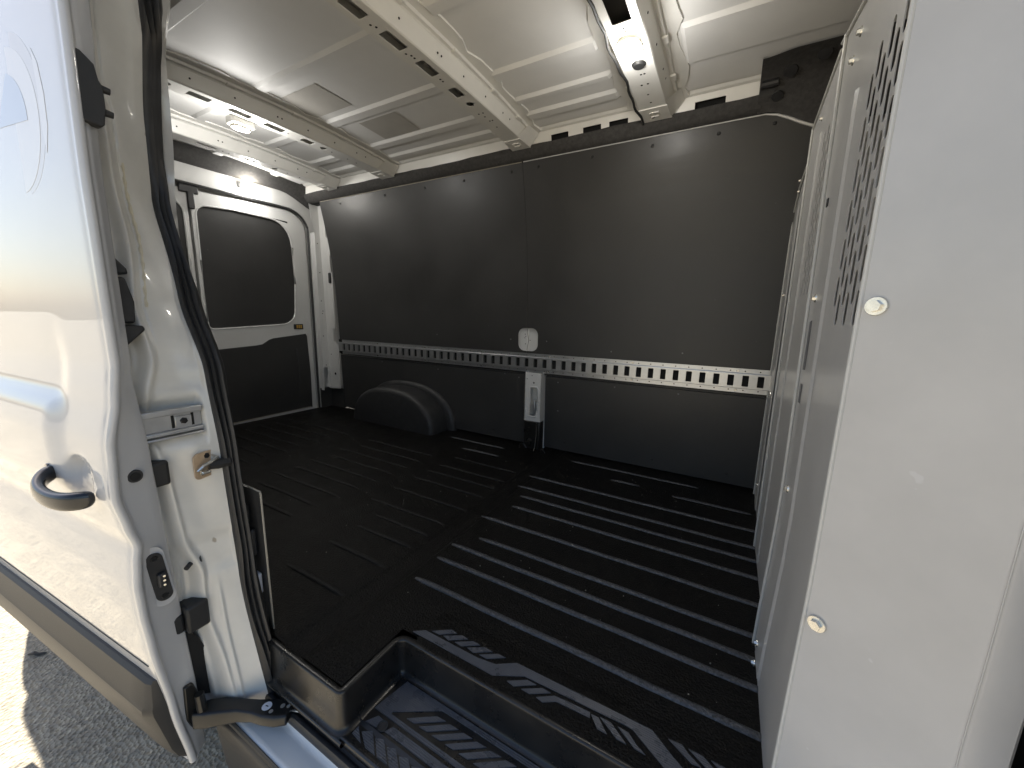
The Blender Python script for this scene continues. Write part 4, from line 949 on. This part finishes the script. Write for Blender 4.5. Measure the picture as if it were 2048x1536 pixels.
m = MB(); m.tube([(X2-0.003, e2f(z), z) for z in [0.0+0.1*k for k in range(14)]]+[(X2-0.003, e2f(1.375), 1.383)], 0.0032, 8); pb_(m, 'hem', GREYD, p2)
m = MB(); m.tube([(X2-0.002, e2f(1.375), 1.385), (X2-0.002, 1.24, 1.416)], 0.0036, 8); pb_(m, 'hem', GREYD, p2)
m = MB(); m.grid([[(X2-0.0003, 1.385, z), (X2-0.004, 1.392, z), (X2-0.004, 1.47, z), (X2-0.0003, 1.477, z)] for z in (0.02, 0.5, 1.3)]); pb_(m, 'pressed_strip', GREY, p2, ang=15)
# far panel against the wall
X1 = 0.166
m = MB(); m.sheet([([(e2f(0)-0.02, -0.02), (2.035, -0.02), (2.045, 0.3), (2.04, 0.8), (2.02, 1.235), (1.90, 1.30), (e2f(1.36)-0.03, 1.372)], [])], lambda u, v, w_: (X1+w_+0.006*sstep(1.6, 2.0, u), u, v), 0.0, 0.002)
p1 = pb_(m, 'wall_panel', GREY)
m = MB(); m.tube([(X1+0.003, 2.036, 0.0), (X1+0.003, 2.044, 0.3), (X1+0.003, 2.040, 0.8), (X1+0.003, 2.02, 1.235), (X1, 1.90, 1.302), (X1-0.001, e2f(1.36)-0.02, 1.374)], 0.0030, 8); pb_(m, 'hem', GREYD, p1)
m = MB(); m.grid([[(X1-0.0003, 1.80, z), (X1-0.004, 1.807, z), (X1-0.002, 1.90, z), (X1+0.003, 1.908, z)] for z in (0.02, 0.5, 1.22)]); pb_(m, 'pressed_strip', GREY, p1, ang=15)
# bolts
def bolt(r, h):
    q = MB(); q.disc((0, 0, 0), (-1, 0, 0), r, h*0.3, 20, r*0.92); q.disc((-h*0.3, 0, 0), (-1, 0, 0), r*0.66, h*0.7, 6, r*0.58); me = q.mesh('bolt'); me.materials.append(BOLT)
    return me
bm1, bm2, bm3 = bolt(0.0085, 0.007), bolt(0.0065, 0.006), bolt(0.0125, 0.009)
def plk(name, me, loc, rz=0):
    o = link(name, me, part, loc=loc); o.rotation_euler = (0, 0, rz); o.matrix_parent_inverse = PINV; return o
for (y, z) in ((1.005, 1.322), (1.04, 1.293), (1.012, 0.848), (0.985, 0.440), (0.975, 0.052), (0.965, 0.006)):
    plk('bolt', bm1, (x3(z)-0.0045 if z < 1.2 else X3, y, z))
for (y, z) in ((1.43, 1.350), (1.85, 1.275), (1.86, 1.345-0.03), (1.865, 0.90), (1.84, 0.51), (1.84, 0.12)):
    plk('bolt', bm2, (X1-0.004, y, z) if y > 1.6 else (X2, y, z))
# wing: bends forward towards the door pillar, then a narrow return
def wing_rows():
    rows = []
    for z in [-0.30+0.05*k for k in range(38)]:
        y0 = e3n(min(z, 1.3))-0.001; x0 = x3(z)+0.0005
        r_ = [(x0, y0, z)]
        for s_ in (0.004, 0.03, 0.06, 0.09, 0.12, 0.145, 0.160, 0.167, 0.171):
            r_.append((x0+0.85*s_, y0-0.53*s_, z))
        bx, by = r_[-1][0], r_[-1][1]
        r_ += [(bx+0.004, by-0.0005, z), (bx+0.040, by+0.004, z), (bx+0.044, by+0.008, z), (bx+0.045, by+0.03, z)]
        rows.append(r_)
    return rows
m = MB(); m.grid(wing_rows()); wing = pb_(m, 'wing_panel', GREY, ang=25)
m = MB()
wr = wing_rows(); m.tube([tuple(Vector(r_[9])+Vector((-0.0005, -0.0006, 0))) for r_ in wr], 0.0007, 6); pb_(m, 'bend_line', GREYD, wing)
for z in (0.822, 0.347):
    y0 = e3n(z)-0.001
    o = plk('bolt', bm3, (x3(z)+0.85*0.0165-0.0005, y0-0.53*0.0165-0.0005, z), rz=math.atan2(0.85, 0.53))
m = MB(); m.box(0.348, 0.45, 0.50, 0.62, -0.15, 1.55); pb_(m, 'pillar_trim', FELT, bev=0.01)

# ------------------------------------------------------------------ tie-down rail with its row of slots
rail_t = empty('tie_down_rail', (-1.3, 2.04, 0.52))
rail_t['label'] = 'galvanised slotted tie-down rail fixed along the black side wall'; rail_t['category'] = 'cargo rail'
RINV = Matrix.Translation((1.3, -2.04, -0.52))
def rbld(mb, name, m_, parent=None, **k):
    o = mb.build(name, m_, parent or rail_t, **k)
    if parent is None: o.matrix_parent_inverse = RINV
    return o
RX0, RX1, PT = -2.785, 0.178, 0.0593
m = MB(); polys = []
ns = int((RX1-RX0)/PT); xs0 = RX1-0.012-PT*ns
polys.append((rect(RX0, xs0, 0.486, 0.552), []))
for k in range(ns):
    a = xs0+k*PT
    polys.append((rect(a, a+PT, 0.486, 0.552), [rrect(a+0.0165, a+0.0425, 0.4935, 0.5445, 0.003, 2)]))
polys.append((rect(xs0+ns*PT, RX1, 0.486, 0.552), []))
def RT(u): return 0.0075*(u-RX0)/(RX1-RX0)          # the rail climbs a little towards the front
m.sheet(polys, lambda u, v, w_: (u, 2.034+w_, v+RT(u)), 0.0, 0.010)
rl = rbld(m, 'slotted_web', ZINC)
for (za, zb) in ((0.552, 0.575), (0.463, 0.486)):
    m = MB(); polys = []
    for k in range(-1, ns):
        a = xs0+k*PT
        if a < RX0: continue
        polys.append((rect(a, a+PT, za, zb), [ngon(a+PT*0.42, (za+zb)/2, 0.0032, 8)]))
    polys.append((rect(xs0+ns*PT, RX1, za, zb), []))
    m.sheet(polys, lambda u, v, w_: (u, 2.043+w_, v+RT(u)), 0.0, 0.003)
    # rolled shoulder between web and flange
    zz = 0.552 if za > 0.5 else 0.486; sg = 1 if za > 0.5 else -1
    m.grid([[(x, 2.034, zz-sg*0.0005+RT(x)), (x, 2.0345, zz+sg*0.0015+RT(x)), (x, 2.0425, zz+sg*0.0035+RT(x))] for x in (RX0, RX1)])
    rbld(m, 'rail_flange', ZINC)
m = MB(); m.box(RX0, RX1, 2.047, 2.0485, 0.465, 0.577); rbld(m, 'backing', DARK)
for k in range(6, ns, 8):
    x = xs0+PT*(k+0.92)
    for z in (0.564, 0.4745):
        q = MB(); q.disc((x, 2.0428, z+RT(x)), (0, -1, 0), 0.0062, 0.0035, 14, 0.0045); rbld(q, 'rail_bolt', BOLT)

# ------------------------------------------------------------------ small debris
tw = MB(); tw.tube([(-2.44, 0.222, GZ+0.006), (-2.42, 0.235, GZ+0.012), (-2.405, 0.242, GZ+0.007), (-2.39, 0.262, GZ+0.006)], [0.004, 0.007, 0.006, 0.003], 7)
t_o = tw.build('twig', CABLE); t_o['label'] = 'small dark twig lying on the sunlit asphalt'; t_o['category'] = 'twig'
cr_ = MB()
for k in range(150):
    x, y = random.uniform(-2.4, 0.12), random.uniform(0.64, 1.9); s_ = random.uniform(0.0008, 0.0022)
    cr_.disc((x, y, 0.0003), (random.uniform(-.3, .3), random.uniform(-.3, .3), 1), s_, s_, 5, s_*0.5)
co = cr_.build('grit', PALE); co['kind'] = 'stuff'; co['label'] = 'pale crumbs of grit scattered over the black floor'; co['category'] = 'grit'
